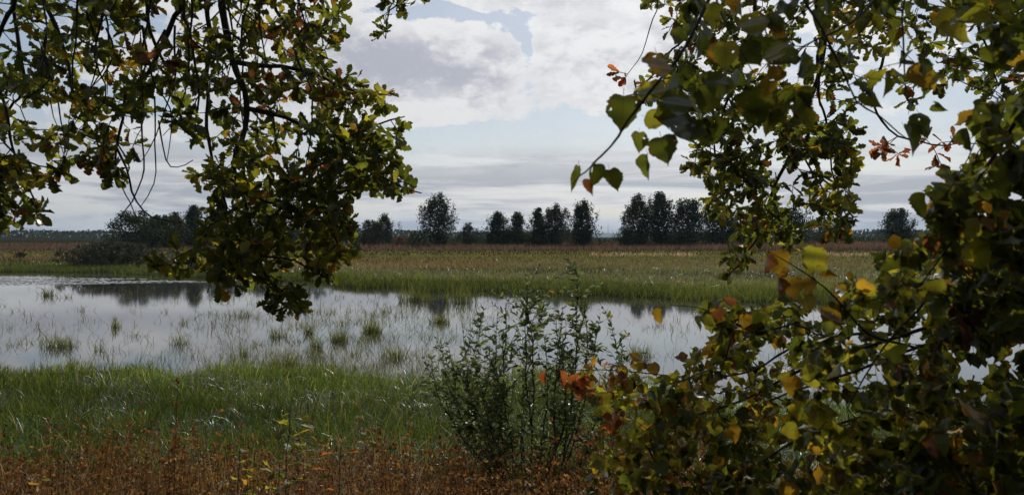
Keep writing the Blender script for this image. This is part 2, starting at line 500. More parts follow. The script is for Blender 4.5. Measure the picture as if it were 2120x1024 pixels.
# far bank: bright green reedy edge
x, y = field(90000, 44, 112, .74, 1.0)
fy = far_y(x); e = y - fy
wdt = np.interp(x, [-60, -20, -8, 8, 30], [10, 9, 9, 10, 12])
k = (e > -1.2 - 1.6 * np.maximum(0, vnoise(x, y, .5, 31))) & (e < wdt + 2 * vnoise(x, y, .25, 32)) & (R.random(len(x)) < np.clip(1 + e * .5, .1, 1))
x, y, e = x[k], y[k], e[k]
col = cmix(len(x), [(.13, .155, .02), (.155, .165, .026), (.09, .115, .02), (.17, .14, .036)], [5, 4, 3, 1.5]) * (1 + .3 * vnoise(x, y, .35, 33))[:, None]
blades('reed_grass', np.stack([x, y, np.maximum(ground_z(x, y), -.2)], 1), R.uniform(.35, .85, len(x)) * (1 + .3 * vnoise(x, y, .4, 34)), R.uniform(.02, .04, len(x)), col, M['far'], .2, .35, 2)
xe = R.uniform(-62, 40, 42000); ee = R.uniform(-1.0, 3.2, len(xe)); ye = far_y(xe) + ee
k = R.random(len(xe)) < np.clip(1 + ee * .6, .15, 1); xe, ye = xe[k], ye[k]
blades('shore_reeds', np.stack([xe, ye, np.maximum(ground_z(xe, ye), -.15)], 1), R.uniform(.35, .8, len(xe)) * (1 + .35 * vnoise(xe, ye, .8, 35)), R.uniform(.02, .045, len(xe)),
       cmix(len(xe), [(.06, .085, .012), (.08, .095, .016), (.04, .06, .012), (.09, .08, .022)], [4, 3, 4, 2], .3) * (1 + .35 * vnoise(xe, ye, .5, 36))[:, None], M['far'], .2, .3, 2, keep=.78)
# sedge meadow, grey-green, glittering
x, y = field(105000, 50, 112, .74, 1.2)
e = y - far_y(x); k = (e > 7) & ((y < 100) | (R.random(len(x)) < .4)) & (vnoise(x, y, .22, 47) + R.normal(0, .3, len(x)) > -.5); x, y = x[k], y[k]
v = vnoise(x, y, .10, 41)[:, None]
col = cmix(len(x), [(.135, .145, .042), (.17, .165, .052), (.10, .105, .034), (.18, .135, .055)], [5, 4, 3, 2]) * (1 + .3 * vnoise(x, y, .3, 43))[:, None]
tus = vnoise(x * .6, y, .9, 48) + vnoise(x, y, .25, 49) * .5 > .42
col = np.where(tus[:, None], col * .5, col)
col = np.where((v > .25) & (y[:, None] > 85), col * np.array([1.35, .8, .7]), col)
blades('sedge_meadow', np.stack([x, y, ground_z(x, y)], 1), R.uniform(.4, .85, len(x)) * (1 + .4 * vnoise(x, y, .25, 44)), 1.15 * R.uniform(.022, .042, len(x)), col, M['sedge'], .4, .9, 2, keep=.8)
# dry olive and russet meadow
x, y = field(70000, 88, 130, .76, 1.3)
e = y - far_y(x); k = (e > 20) & (y < 121 + 4 * vnoise(x, y, .05, 8)); x, y = x[k], y[k]
bandv = vnoise(x * .25, y, .12, 51)
col = np.where((bandv > 0.0)[:, None], cmix(len(x), [(.20, .135, .05), (.15, .10, .04), (.23, .17, .06)], [3, 3, 2]), cmix(len(x), [(.17, .15, .04), (.14, .13, .035), (.21, .17, .055)], [3, 3, 2]))
blades('dry_meadow', np.stack([x, y, ground_z(x, y)], 1), R.uniform(.3, .6, len(x)), 1.2 * R.uniform(.04, .08, len(x)), col, M['far'], .3, .4, 2, keep=.75)
# mown light green strip with pale straw tufts
x, y = field(30000, 117, 137, .76, 1.3)
col = cmix(len(x), [(.20, .185, .045), (.17, .165, .04)], [3, 3])
pale = ((x / y > .10) & (x / y < .24) | (x / y > .40)) & (y < 126) & (R.random(len(x)) < .8)
col[pale] = cmix(int(pale.sum()), [(.42, .32, .16), (.35, .26, .13)], [1, 1])
blades('mown_meadow', np.stack([x, y, ground_z(x, y)], 1), np.where(pale, R.uniform(.4, .65, len(x)), R.uniform(.15, .35, len(x))), 1.3 * R.uniform(.05, .09, len(x)), col, M['far'], .3, .4, 2, keep=.55)
# tall brown dry reeds in front of the trees
x, y = field(80000, 136, 175, .78, 1.3)
hh = .62 * (1.25 + .35 * vnoise(x, y, .05, 61) + .25 * vnoise(x, y, .3, 62) + np.clip((x / y - .12) * 4, 0, 1) * 1.0 + np.clip((y - 143) * .018, 0, .6))
col = cmix(len(x), [(.11, .066, .04), (.085, .052, .033), (.14, .088, .048), (.07, .06, .037)], [4, 3, 2, 1])
blades('dry_reeds', np.stack([x, y, ground_z(x, y)], 1), hh * R.uniform(.7, 1.1, len(x)), 1.55 * R.uniform(.06, .13, len(x)), col, M['far'], .12, .2, 2, keep=.42)


# ------------------------------------------------------------------ far trees
def leaf_cards(cen, size, nrm_up=0.0):
    n = len(cen)
    a = R.normal(size=(n, 3)); a /= np.linalg.norm(a, axis=1)[:, None]
    b = np.cross(a, R.normal(size=(n, 3))); b /= np.linalg.norm(b, axis=1)[:, None]
    s = size[:, None]
    V = np.stack([cen - a * s * .6, cen + b * s * .32, cen + a * s * .6, cen - b * s * .32], 1)
    return V.reshape(-1, 3), (np.arange(n)[:, None] * 4 + np.arange(4))


DG = [(.040, .056, .020), (.054, .068, .024), (.029, .040, .015)]


def far_tree(name, label, cat, px, d, wpx, top, kind, cols=DG, group=None, leaves=3600, base_up=0.1, clumps=None):
    W_MUL = 1.22; x0 = (px - 1060) / F * d; z0 = float(ground_z(x0, d)); H = EYE + (490 - top) / F * d - z0
    W = W_MUL * wpx / F * d
    root = empty(name, (x0, d, z0), label, cat, group)
    bag = Bag(); ends = []
    if kind == 'birch':
        prof = lambda t: np.interp(t, [0, .08, .25, .5, .75, .92, 1], [.75, .85, .95, 1, .85, .5, .12])
    elif kind == 'cone':
        prof = lambda t: np.interp(t, [0, .1, .3, .6, .85, 1], [.85, 1, 1, .75, .42, .06])
    elif kind == 'bush':
        prof = lambda t: np.interp(t, [0, .15, .4, .7, .9, 1], [.85, 1, 1, .85, .5, .15])
    else:
        prof = lambda t: np.interp(t, [0, .12, .35, .6, .85, 1], [.75, .92, 1, .97, .68, .22])
    tr = smooth_line([(0, 0, -.2), (R.normal(0, .02) * H, 0, H * .4), (R.normal(0, .03) * H, 0, H * .72), (R.normal(0, .02) * H, 0, H * .97)], H / 12)
    V_, Q_ = tube(tr, np.linspace(max(.018 * H, .05), .02, len(tr)), 7)
    add('trunk', make_mesh('trunk', V_ , quads=Q_), M['bark_far'], root).location = (0, 0, 0)
    # limbs
    nl = 26 if kind != 'bush' else 18
    for q in range(nl):
        t = R.uniform(base_up, .92); a = R.uniform(0, 6.28); r = W * prof((t - base_up) / (1 - base_up)) * R.uniform(.55, 1.0)
        s0 = tr[int(t * .85 * (len(tr) - 1))]
        e = np.array([math.cos(a) * r, math.sin(a) * r, H * t + .05 * H])
        mid = (s0 + e) / 2 + np.array([0, 0, .05 * H])
        l = smooth_line([s0, mid, e], H / 14)
        V_, Q_ = tube(l, np.linspace(.007 * H, .012, len(l)), 3); bag.put(V_, Q_); ends.append(e)
    add('limbs', bag.mesh('limbs'), M['bark_far'], root, 'stuff').location = (0, 0, 0)
    # leaf clumps
    nc = {'birch': 85, 'cone': 70, 'bush': 60}.get(kind, 75)
    nc = clumps or nc
    t = R.uniform(0, 1, nc) ** .9; a = R.uniform(0, 6.28, nc)
    lob = 1 + .16 * np.sin(a * 3 + R.uniform(0, 6)) + .13 * np.sin(t * 17 + R.uniform(0, 6))
    rr = 1.05 * W * prof(t) * np.sqrt(R.uniform(.05, 1, nc)) * lob
    cc = np.stack([np.cos(a) * rr, np.sin(a) * rr, H * (base_up + (1 - base_up) * t) * .97], 1)
    cr = (R.uniform(.12, .26, nc) * min(W, .55 * H) + .018 * H) * (1 - .45 * t) * 1.15
    idx = R.integers(0, nc, leaves)
    off = R.normal(size=(leaves, 3)) * .6
    if kind == 'birch':
        off[:, 2] = off[:, 2] * 1.5 - np.abs(R.normal(0, .8, leaves)); off[:, :2] *= .75
    cen = cc[idx] + off * cr[idx][:, None]
    core = R.random(leaves) < .36                                        # inner leaves round the stem
    tc_ = R.uniform(0, .9, leaves); ac_ = R.uniform(0, 6.28, leaves); rc_ = .62 * W * prof(tc_) * np.sqrt(R.random(leaves))
    cen[core] = np.stack([np.cos(ac_) * rc_, np.sin(ac_) * rc_, H * (base_up + (1 - base_up) * tc_) * .95], 1)[core]
    cen[:, 2] = np.clip(cen[:, 2], .1, H * 1.02)
    sz = R.uniform(.5, 1.1, leaves) * (.013 * H + .10) * (1.4 if kind != 'birch' else 1.25)
    V_, Q_ = leaf_cards(cen, sz * 1.27)
    c_ = cmix(leaves, cols, [1] * len(cols), .2) * np.exp(R.normal(0, .32, nc))[idx][:, None]
    kp = int(leaves * .52); V_, Q_, c_ = V_[:4 * kp], Q_[:kp], c_[:kp]
    add('crown', make_mesh('crown', V_, quads=Q_, col=np.repeat(c_, 4, 0), smooth=False), M['crown'], root).location = (0, 0, 0)
    return root


OL = [(.07, .075, .025), (.055, .06, .024), (.085, .085, .03)]
YE = [(.095, .08, .022), (.07, .065, .02), (.11, .08, .026)]
OR = [(.17, .075, .03), (.13, .06, .025)]
GR = [(.07, .082, .045), (.055, .066, .038), (.085, .092, .055)]
G1, G2 = 'trees along the far edge of the marsh', 'trees of the far wood'
TREES = [
 ('broadleaf_tree', 'dark rounded tree behind the reddish bank willow at the pond', 'tree', 282, 215, 46, 438, 'round', DG, G1),
 ('broadleaf_tree', 'dark tree beside the bare hanging twigs, right half of the dark pair', 'tree', 335, 225, 36, 446, 'round', DG, G1),
 ('yellowing_tree', 'olive yellowing slender tree just right of the dark pair', 'tree', 364, 245, 26, 440, 'cone', YE, G1),
 ('spruce_tree', 'dark pointed conifer half hidden by the hanging oak', 'tree', 402, 240, 26, 426, 'cone', DG, G1),
 ('broadleaf_tree', 'dark tree seen through gaps low in the oak, left', 'tree', 455, 235, 46, 440, 'round', DG, G1),
 ('broadleaf_tree', 'dark tree seen through gaps low in the oak, middle', 'tree', 535, 240, 50, 446, 'round', DG, G1),
 ('broadleaf_tree', 'dark tree seen through gaps low in the oak, right', 'tree', 640, 245, 52, 440, 'round', DG, G1),
 ('broadleaf_tree', 'low dark tree touching the right edge of the hanging oak', 'tree', 722, 245, 30, 462, 'round', OL, G1),
 ('broadleaf_tree', 'low green tree right of the hanging oak', 'tree', 768, 245, 26, 456, 'bush', OL, G1),
 ('birch_tree', 'pale thin birch between low bushes right of the oak', 'tree', 798, 250, 20, 442, 'birch', GR, G1),
 ('rusty_bush', 'small rusty orange bush under the pale thin birch', 'bush', 829, 235, 15, 486, 'bush', OR),
 ('low_bush', 'low green bush between rusty bush and tall birch', 'bush', 856, 240, 20, 478, 'bush', OL),
 ('birch_tree', 'tallest full birch standing alone left of centre', 'tree', 906, 240, 33, 400, 'birch', DG, G1),
 ('low_tree', 'small light green round tree right of the tallest birch', 'tree', 970, 245, 18, 461, 'round', GR, G1),
 ('broadleaf_tree', 'broad cone shaped dark tree, first of the central group', 'tree', 1030, 245, 27, 438, 'cone', DG, G1),
 ('broadleaf_tree', 'paler pointed olive tree in the central group', 'tree', 1072, 248, 19, 437, 'cone', OL, G1),
 ('broadleaf_tree', 'dark dense tree next to the birch in the central group', 'tree', 1115, 242, 21, 430, 'cone', DG, G1),
 ('birch_tree', 'weeping birch at the right end of the central group', 'tree', 1150, 245, 22, 421, 'birch', GR, G1),
 ('birch_tree', 'lone airy birch left of the far mast', 'tree', 1206, 240, 26, 413, 'birch', DG, G1),
 ('bare_bush', 'low brown bush between lone birch and dark grove', 'bush', 1243, 235, 30, 494, 'bush', [(.07, .05, .035), (.09, .06, .04)]),
 ('low_bush', 'dark green bush at the left foot of the big grove', 'bush', 1296, 232, 21, 470, 'bush', DG),
 ('birch_tree', 'left birch of the big dark grove', 'tree', 1322, 240, 31, 403, 'birch', DG, G1),
 ('birch_tree', 'tallest birch of the big dark grove', 'tree', 1366, 245, 30, 399, 'birch', DG, G1),
 ('broadleaf_tree', 'broad dark tree right of the tallest grove birch', 'tree', 1424, 240, 40, 412, 'round', DG, G1),
 ('broadleaf_tree', 'dark tree behind the left tip of the right oak', 'tree', 1490, 245, 40, 430, 'round', DG, G1),
 ('broadleaf_tree', 'dark tree behind the middle of the right oak', 'tree', 1560, 245, 40, 440, 'round', DG, G1),
 ('broadleaf_tree', 'dark tree behind the right half of the right oak', 'tree', 1640, 240, 44, 428, 'round', DG, G1),
 ('broadleaf_tree', 'low dark tree at the right end of the grove', 'tree', 1712, 250, 30, 455, 'round', DG, G1),
 ('broadleaf_tree', 'lone round dark tree on the far right', 'tree', 1858, 240, 31, 433, 'round', DG, G1),
 ('low_bush', 'low hedge like bush left of the lone round tree', 'bush', 1775, 260, 34, 489, 'bush', DG),
 ('low_bush', 'low bush behind the lone round tree', 'bush', 1920, 265, 34, 486, 'bush', DG),
 ('broadleaf_tree', 'pale grey green tree at the left picture edge', 'tree', 12, 470, 22, 484, 'round', GR, G2),
 ('broadleaf_tree', 'yellowish rounded tree in the far left wood', 'tree', 55, 460, 26, 487, 'round', YE, G2),
 ('broadleaf_tree', 'tallest dark tree in the far left wood', 'tree', 121, 480, 22, 479, 'round', OL, G2),
 ('broadleaf_tree', 'grey green tree right of the tallest far left one', 'tree', 160, 490, 26, 487, 'round', GR, G2),
 ('broadleaf_tree', 'pale tree of the far left wood beside the dark pair', 'tree', 222, 500, 24, 489, 'round', GR, G2),
 ('low_bush', 'russet low bush before the far left wood', 'bush', 70, 250, 26, 507, 'bush', YE),
 ('low_bush', 'green low bush at the left edge before the wood', 'bush', 22, 240, 30, 506, 'bush', OL),
 ('small_bush', 'small brown bush on the left bank meadow', 'bush', 42, 112, 9, 521, 'bush', [(.15, .10, .06), (.12, .08, .05)]),
]
for tdef in TREES:
    nm, lb, ct, px, d, w, top, kd, cs = tdef[:9]
    if 200 < d < 300: d *= .667
    big = (505 - top) * w
    far_tree(nm, lb, ct, px, d, w, top, kd, cs, tdef[9] if len(tdef) > 9 else None, leaves=int(np.clip(big * 8.0, 2500, 17000)), base_up=.03 if kd == 'bush' else .07)
# the dome-shaped willow thicket on the left bank
far_tree('willow_thicket', 'broad dome shaped brown willow bush on the left bank', 'bush', 232, 97, 84, 502, 'bush', [(.06, .062, .032), (.046, .048, .026), (.08, .078, .042)], leaves=34000, base_up=.02, clumps=420)
# distant wood as one mass, and low scrub between the trees
n_ = 26000
wx = R.uniform(-700, 700, n_); wy = R.uniform(620, 720, n_)
wh = 7.5 + 2.2 * vnoise(wx, wy * .2, .06, 71) + 1.5 * vnoise(wx, wy * .2, .2, 72)
wh = np.where((wx / wy > .105) & (wx / wy < .145), 1.5, wh); wz = wh * R.random(n_) ** .8
V_, Q_ = leaf_cards(np.stack([wx, wy, wz + 1.0], 1), R.uniform(1.8, 3.2, n_))
o = add('far_wood', make_mesh('far_wood', V_, quads=Q_, col=np.repeat(cmix(n_, DG + GR, [1] * 6, .2), 4, 0), smooth=False), M['crown'], kind='stuff')
tag(o, 'hazy line of distant wood along the whole horizon', 'wood')
n_ = 26000
wx = R.uniform(-.2, .72, n_) * 170; wy = R.uniform(164, 179, n_)
wh = 2.0 + 1.7 * vnoise(wx, wy * .2, .15, 73) + 1.0 * vnoise(wx, wy * .2, .5, 74); wh *= np.where((wx > 16) & (wx < 24), .45, 1)
V_, Q_ = leaf_cards(np.stack([wx, wy, 1.6 + np.maximum(wh, .5) * R.random(n_) ** .7], 1), R.uniform(.2, .42, n_))
o = add('scrub', make_mesh('scrub', V_, quads=Q_, col=np.repeat(cmix(n_, DG + OL, [1] * 6, .2), 4, 0), smooth=False), M['crown'], kind='stuff')
tag(o, 'low dark scrub filling the gaps under the far trees', 'scrub')

n_ = 9000  # unseen leaf mass behind the camera, added to keep sky light off the foreground
bx = R.uniform(-26, 26, n_); by = R.uniform(-16, -4.5, n_); bz = 2.4 + 12 * R.random(n_) ** .8 * (1 + .2 * vnoise(bx, by, .4, 77))
V_, Q_ = leaf_cards(np.stack([bx, by, bz], 1), R.uniform(.5, 1.1, n_))
o = add('unseen_wood', make_mesh('unseen_wood', V_, quads=Q_, col=np.repeat(cmix(n_, DG, [1, 1, 1], .2), 4, 0), smooth=False), M['crown'], kind='stuff')
tag(o, 'unseen wood behind the viewpoint, added to darken the foreground', 'wood')

# ------------------------------------------------------------------ far hill, houses on it, mast
hx = np.linspace(-2600, 3200, 240); hy = np.array([5200, 5400, 5700, 6000, 6400])
X, Y = np.meshgrid(hx, hy)
ridge = 14 + 9 * np.exp(-((hx - 880) / 260) ** 2) + 8 * np.exp(-((hx - 700) / 160) ** 2) + 3 * np.sin(hx * .011) + 1.8 * np.sin(hx * .037 + 1) + 1.2 * np.sin(hx * .09)
Z = ridge[None] * np.array([0, .45, 1, 1.0, 0])[:, None] + 0.2
i = (np.arange(4)[:, None] * 240 + np.arange(239)[None]).ravel()
m, n, out = new_mat('hill_woods'); g = n.nodes.new('ShaderNodeNewGeometry')
p = n.nodes.new('ShaderNodeBsdfPrincipled'); p.inputs['Roughness'].default_value = 1
n.links.new(mixc(n, noise(n, g.outputs['Position'], .03, 5).ss(.4, .6), (.03, .045, .03), (.07, .085, .06)), p.inputs['Base Color']); n.links.new(p.outputs[0], out.inputs[0])
add('hill', make_mesh('hill', np.stack([X, Y, Z], -1).reshape(-1, 3), quads=np.stack([i, i + 1, i + 241, i + 240], 1)), m, kind='structure')
mw, n, out = new_mat('pale_plaster'); p = n.nodes.new('ShaderNodeBsdfPrincipled'); p.inputs['Base Color'].default_value = (.75, .75, .72, 1); n.links.new(p.outputs[0], out.inputs[0])
mr, n, out = new_mat('grey_metal'); p = n.nodes.new('ShaderNodeBsdfPrincipled'); p.inputs['Base Color'].default_value = (.22, .22, .24, 1); p.inputs['Roughness'].default_value = .6; n.links.new(p.outputs[0], out.inputs[0])


def house(x, y, z, w, d, h, label):
    r = empty('house', (x, y, z), label, 'house', 'houses on the far hill')
    V_ = np.array([(-w, -d, 0), (w, -d, 0), (w, d, 0), (-w, d, 0), (-w, -d, h), (w, -d, h), (w, d, h), (-w, d, h)], float) * [.5, .5, 1]
    a_ = add('wall', make_mesh('wall', V_, quads=[(0, 1, 5, 4), (1, 2, 6, 5), (2, 3, 7, 6), (3, 0, 4, 7)], smooth=False), mw, r); a_.location = (0, 0, 0)
    e = .6; V_ = np.array([(-w / 2 - e, -d / 2 - e, h), (w / 2 + e, -d / 2 - e, h), (w / 2 + e, d / 2 + e, h), (-w / 2 - e, d / 2 + e, h), (-w / 2 - e, 0, h * 1.45), (w / 2 + e, 0, h * 1.45)])
    a_ = add('roof', make_mesh('roof', V_, quads=[(0, 1, 5, 4), (2, 3, 4, 5), (3, 2, 1, 0)], tris=[(0, 4, 3), (1, 2, 5)], smooth=False), mr, r); a_.location = (0, 0, 0)


house(730, 5330, 3, 30, 14, 9, 'tiny white house on the blue hill, just right of the mast')
house(655, 5330, 3, 22, 14, 8, 'tiny white house on the blue hill, left of the mast')
mast = empty('lattice_mast', (712, 5690, 14), 'thin tall lattice radio mast rising from the blue hill', 'mast')
bag = Bag()
mh = 108.0
for sx_, sy_ in ((-1, -1), (1, -1), (1, 1), (-1, 1)):
    V_, Q_ = tube([(sx_ * 4, sy_ * 4, -3), (sx_ * 1.2, sy_ * 1.2, mh * .45), (sx_ * .5, sy_ * .5, mh * .8)], [.8, .6, .5], 4); bag.put(V_, Q_)
add('leg_lattice', bag.mesh('leg_lattice'), mr, mast).location = (0, 0, 0)
bag = Bag()
for q in range(14):
    za, zb = mh * .8 * q / 14, mh * .8 * (q + 1) / 14; wa, wb = np.interp([za, zb], [0, mh * .45, mh * .8], [4, 1.2, .5])
    for s in (-1, 1):
        V_, Q_ = tube([(-s * wa, -wa, za), (s * wb, -wb, zb)], .25, 4); bag.put(V_, Q_)
        V_, Q_ = tube([(wa, -s * wa, za), (wb, s * wb, zb)], .25, 4); bag.put(V_, Q_)
add('braces', bag.mesh('braces'), mr, mast).location = (0, 0, 0)
V_, Q_ = tube([(0, 0, mh * .78), (0, 0, mh)], [.7, .35], 6); add('antenna', make_mesh('antenna', V_, quads=Q_), mr, mast).location = (0, 0, 0)

# ------------------------------------------------------------------ lily pads on the far water
n_ = 9000
u = R.uniform(-75, -18, n_); w_ = R.uniform(63, 80, n_)
k = (w_ < far_y(u) - 6 + 2 * vnoise(u, w_, .15, 81)) & (w_ > np.interp(u, [-75, -50, -38, -26, -18], [62, 62, 64, 68, 70]) + 1.2 * vnoise(u, w_, .3, 82)) & (w_ < np.interp(u, [-75, -40, -25], [79, 74, 71.5]))
k &= vnoise(u, w_ * 2.2, .5, 84) + R.normal(0, .25, n_) > -.28
u, w_ = u[k], w_[k]; n_ = len(u)
r_ = R.uniform(.10, .24, n_); a0 = R.uniform(0, 6.28, n_)
ang = np.linspace(.25, 6.03, 9)
V_ = np.zeros((n_, 10, 3)); tilt = R.normal(0, .04, (n_, 2))
V_[:, 0] = np.stack([u, w_, np.full(n_, .012)], 1)
for q in range(9):
    ox, oy = np.cos(ang[q] + a0) * r_, np.sin(ang[q] + a0) * r_
    V_[:, q + 1] = np.stack([u + ox, w_ + oy, .015 + np.abs(ox * tilt[:, 0] + oy * tilt[:, 1]) + R.uniform(0, .012, n_)], 1)
T_ = np.concatenate([np.arange(n_)[:, None] * 10 + np.array([0, q, q + 1]) for q in range(1, 9)])
mlp = leafy('lily_pad', 'attr', 1.0, .2, .12, .3)
o = add('lily_pads', make_mesh('lily_pads', V_.reshape(-1, 3), tris=T_, col=np.repeat(cmix(n_, [(.34, .32, .22), (.28, .26, .18), (.20, .20, .12)], [2, 2, 1]), 10, 0), smooth=False), mlp, kind='stuff')
tag(o, 'carpet of floating lily pads on the far left water', 'lily pads')

# ------------------------------------------------------------------ reeds standing in the water
WG = [(.10, .12, .02), (.13, .135, .026), (.06, .068, .016), (.14, .12, .032)]


def wpt(px, py):                         # point on the water surface
    d = EYE * F / (py - 490.0)
    return (px - 1060) / F * d, d


TUF = [
 (120, 718, 36, .55, 110, 'wide yellow green reed clump in the water at far left'),
 (238, 678, 12, .5, 30, 'small reed clump left of the pond middle, by bent stalks'),
 (205, 725, 14, .4, 24, 'thin reed clump right of the wide far left clump'),
 (575, 697, 20, .5, 60, 'reed clump just below the lowest oak leaves'),
 (638, 690, 14, .5, 45, 'narrow reed clump right of the one below the oak tip'),
 (702, 706, 20, .6, 90, 'dense dark reed clump, left one of a near pair'),
 (770, 688, 20, .65, 110, 'tallest dense reed clump, right one of a near pair'),
 (655, 720, 12, .6, 40, 'slim reed clump below the dense pair'),
 (910, 668, 22, .5, 90, 'reed clump in the dark reflection of the tallest birch'),
 (590, 760, 40, .6, 120, 'wide reed clump reaching out from the near shore'),
 (505, 735, 14, .55, 30, 'upright reed clump left of the wide shore clump'),
 (370, 712, 22, .5, 34, 'loose reed clump in open water, centre left'),
 (815, 740, 30, .6, 60, 'loose dark reed clump left of the willow'),
 (1320, 738, 32, .45, 80, 'dark reed clump in bright water right of the willow'),
 (860, 622, 34, 1.0, 110, 'reed clump by the far shore, left of the birch reflection'),
 (955, 625, 34, 1.0, 90, 'reed clump by the far shore, right of the birch reflection'),
 (98, 612, 16, .8, 40, 'faint reed clump beside the lily pads'),
]
for px, py, w, h, cnt, lb in TUF:
    x0, d = wpt(px, py); ww = w / F * d
    cnt = int(cnt * 2.2); h *= 1.2; ww *= 1.0
    x = x0 + np.clip(R.normal(0, .5, cnt), -.9, .9) * ww; y = d + np.clip(R.normal(0, .35, cnt), -.7, .7) * ww
    sc_ = max(1.0, d / 24)
    o = blades('reed_clump', np.stack([x, y, np.full(cnt, -.12)], 1), (h + .12) * R.uniform(.25, 1.1, cnt), R.uniform(.012, .02, cnt) * sc_, cmix(cnt, WG, [3, 3, 2, 1]), M['grass'], .26, .4, 3, kind=None)
    tag(o, lb, 'reeds', 'reed clumps standing in the water')
# scattered single and bent stalks
n_ = 9000
py = 490 + 1 / R.uniform(1 / 300., 1 / 105., n_); px = R.uniform(-30, 1700, n_)
keep = (R.random(n_) < np.clip(.20 + .7 * np.exp(-((px - 720) / 260) ** 2) * (py > 640) + .5 * (py > 735), 0, 1)) & (vnoise(px, py * 2, .02, 91) + R.normal(0, .3, n_) > -.1)
px, py = px[keep], py[keep]; d = EYE * F / (py - 490); x = (px - 1060) / F * d
keep = (d > near_y(x)) & (d < far_y(x) - 1); x, d = x[keep], d[keep]; n_ = len(x)
pc = []
for q in range(230):
    cx_, cy_ = (R.uniform(-20, 1700), R.uniform(600, 800)) if q % 3 == 0 else (R.normal(690, 170), R.uniform(640, 800))
    dd = EYE * F / (cy_ - 490); k_ = int(R.uniform(3, 16)); wd = R.uniform(.12, .6) * dd / 26
    pc.append(np.stack([(cx_ - 1060) / F * dd + R.normal(0, wd, k_), dd + R.normal(0, wd * .8, k_)], 1))
pc = np.concatenate(pc); pc = pc[(pc[:, 1] > near_y(pc[:, 0]) - .5) & (pc[:, 1] < far_y(pc[:, 0]) - 1)]
x = np.concatenate([x, pc[:, 0]]); d = np.concatenate([d, pc[:, 1]]); n_ = len(x)
rep = R.integers(1, 5, n_); xr = np.repeat(x, rep) + R.normal(0, .07, rep.sum()); yr = np.repeat(d, rep) + R.normal(0, .07, rep.sum()); n_ = len(xr)
o = blades('water_stalks', np.stack([xr, yr, np.full(n_, -.08)], 1), R.uniform(.12, .62, n_), R.uniform(.010, .018, n_) * np.maximum(1, yr / 26), cmix(n_, WG, [2, 2, 4, 1]), M['grass'], .55, .5, 3)
tag(o, 'thin bent stalks scattered over the open water', 'stalks')

# ------------------------------------------------------------------ leaf templates
def template(prof, fold, curl, wave, twist=0.0, pet=0.12, petw=.012, jag=0.0):
    """prof: (t_edge, halfwidth) from base to tip; returns verts, quads, tris; unit length along +y"""
    pr = np.array(prof, float); n = len(pr)
    mt = np.clip(pr[:, 0], 0, 1.2)
    prL, prR = pr.copy(), pr.copy()
    for q_ in (prL, prR): q_[1:-1, 1] *= 1 + R.normal(0, jag, n - 2); q_[1:-1, 0] += R.normal(0, jag * .12, n - 2)
    def bend(x, y):
        z = fold * np.abs(x) + curl * y * y + wave * np.sin(y * 9) * np.abs(x) * 2 + twist * x * y
        return np.stack([x, y, z], -1)
    mid = bend(np.zeros(n), mt); L = bend(-prL[:, 1], prL[:, 0]); Rr = bend(prR[:, 1], prR[:, 0])
    V = np.concatenate([mid, L, Rr, [[-petw, 0, 0], [petw, 0, 0], [petw * .7, -pet, .03], [-petw * .7, -pet, .03]]])
    i = np.arange(n - 1)
    Q = np.concatenate([np.stack([i, i + 1, n + i + 1, n + i], 1), np.stack([i + 1, i, 2 * n + i, 2 * n + i + 1], 1), [[3 * n, 3 * n + 1, 3 * n + 2, 3 * n + 3]]])
    uv = np.concatenate([np.stack([np.zeros(n), mt], 1), np.stack([-pr[:, 1], pr[:, 0]], 1), np.stack([pr[:, 1], pr[:, 0]], 1), [[0, 0]] * 4])
    return V, Q, uv


OAKP = [(0, .015), (.06, .05), (.12, .10), (.17, .12), (.22, .08), (.28, .10), (.35, .19), (.40, .20), (.45, .13), (.50, .14), (.57, .26), (.63, .27), (.68, .18), (.73, .18), (.80, .25), (.86, .23), (.90, .16), (.95, .14), (1.0, .06), (1.01, .0)]
LINP = [(-.04, .10), (-.06, .20), (-.02, .31), (.06, .385), (.12, .43), (.18, .44), (.24, .475), (.30, .47), (.37, .485), (.43, .455), (.50, .45), (.56, .40), (.62, .385), (.68, .32), (.74, .295), (.80, .22), (.86, .17), (.92, .085), (.99, .04), (1.07, .0)]
WILP = [(0, .01), (.1, .10), (.25, .18), (.45, .215), (.65, .19), (.82, .12), (.95, .04), (1.0, 0)]
OAK = [template([(a, b * s) for a, b in OAKP], f, c, w, tw, jag=.12) for s, f, c, w, tw in [(1.05, .35, -.12, .1, .2), (.95, .15, .15, -.1, -.3), (1.15, .6, -.3, .15, .1), (1, -.2, -.2, .2, .4), (.85, .9, .1, 0, -.4)]]
LIN = [template([(a, b * s) for a, b in LINP], f, c, w, tw, .24, .010, .06) for s, f, c, w, tw in [(1.0, .2, -.15, .1, .1), (.92, .45, .12, -.1, -.2), (1.05, .1, -.35, .15, .2), (.8, 1.0, -.2, .1, .3), (1.0, -.25, .1, .2, -.2), (.62, 1.8, .25, .2, .5), (.30, 1.2, .3, .3, .8), (.9, .7, -.6, .25, .6), (1.0, .05, .45, .3, -.5), (.75, -.8, -.3, .2, .3), (.95, .35, -.5, -.3, -.6)]]
WIL = [template([(a, b * s) for a, b in WILP], f, c, w, tw, .06) for s, f, c, w, tw in [(1, .4, -.2, 0, .2), (.9, .8, .15, 0, -.2), (1.1, .2, -.35, .1, .3)]]


def leaf_basis(ax, nr):
    ax = ax / (np.linalg.norm(ax, axis=1)[:, None] + 1e-9)
    s = np.cross(ax, nr); s /= np.linalg.norm(s, axis=1)[:, None] + 1e-9
    return s, ax, np.cross(s, ax)


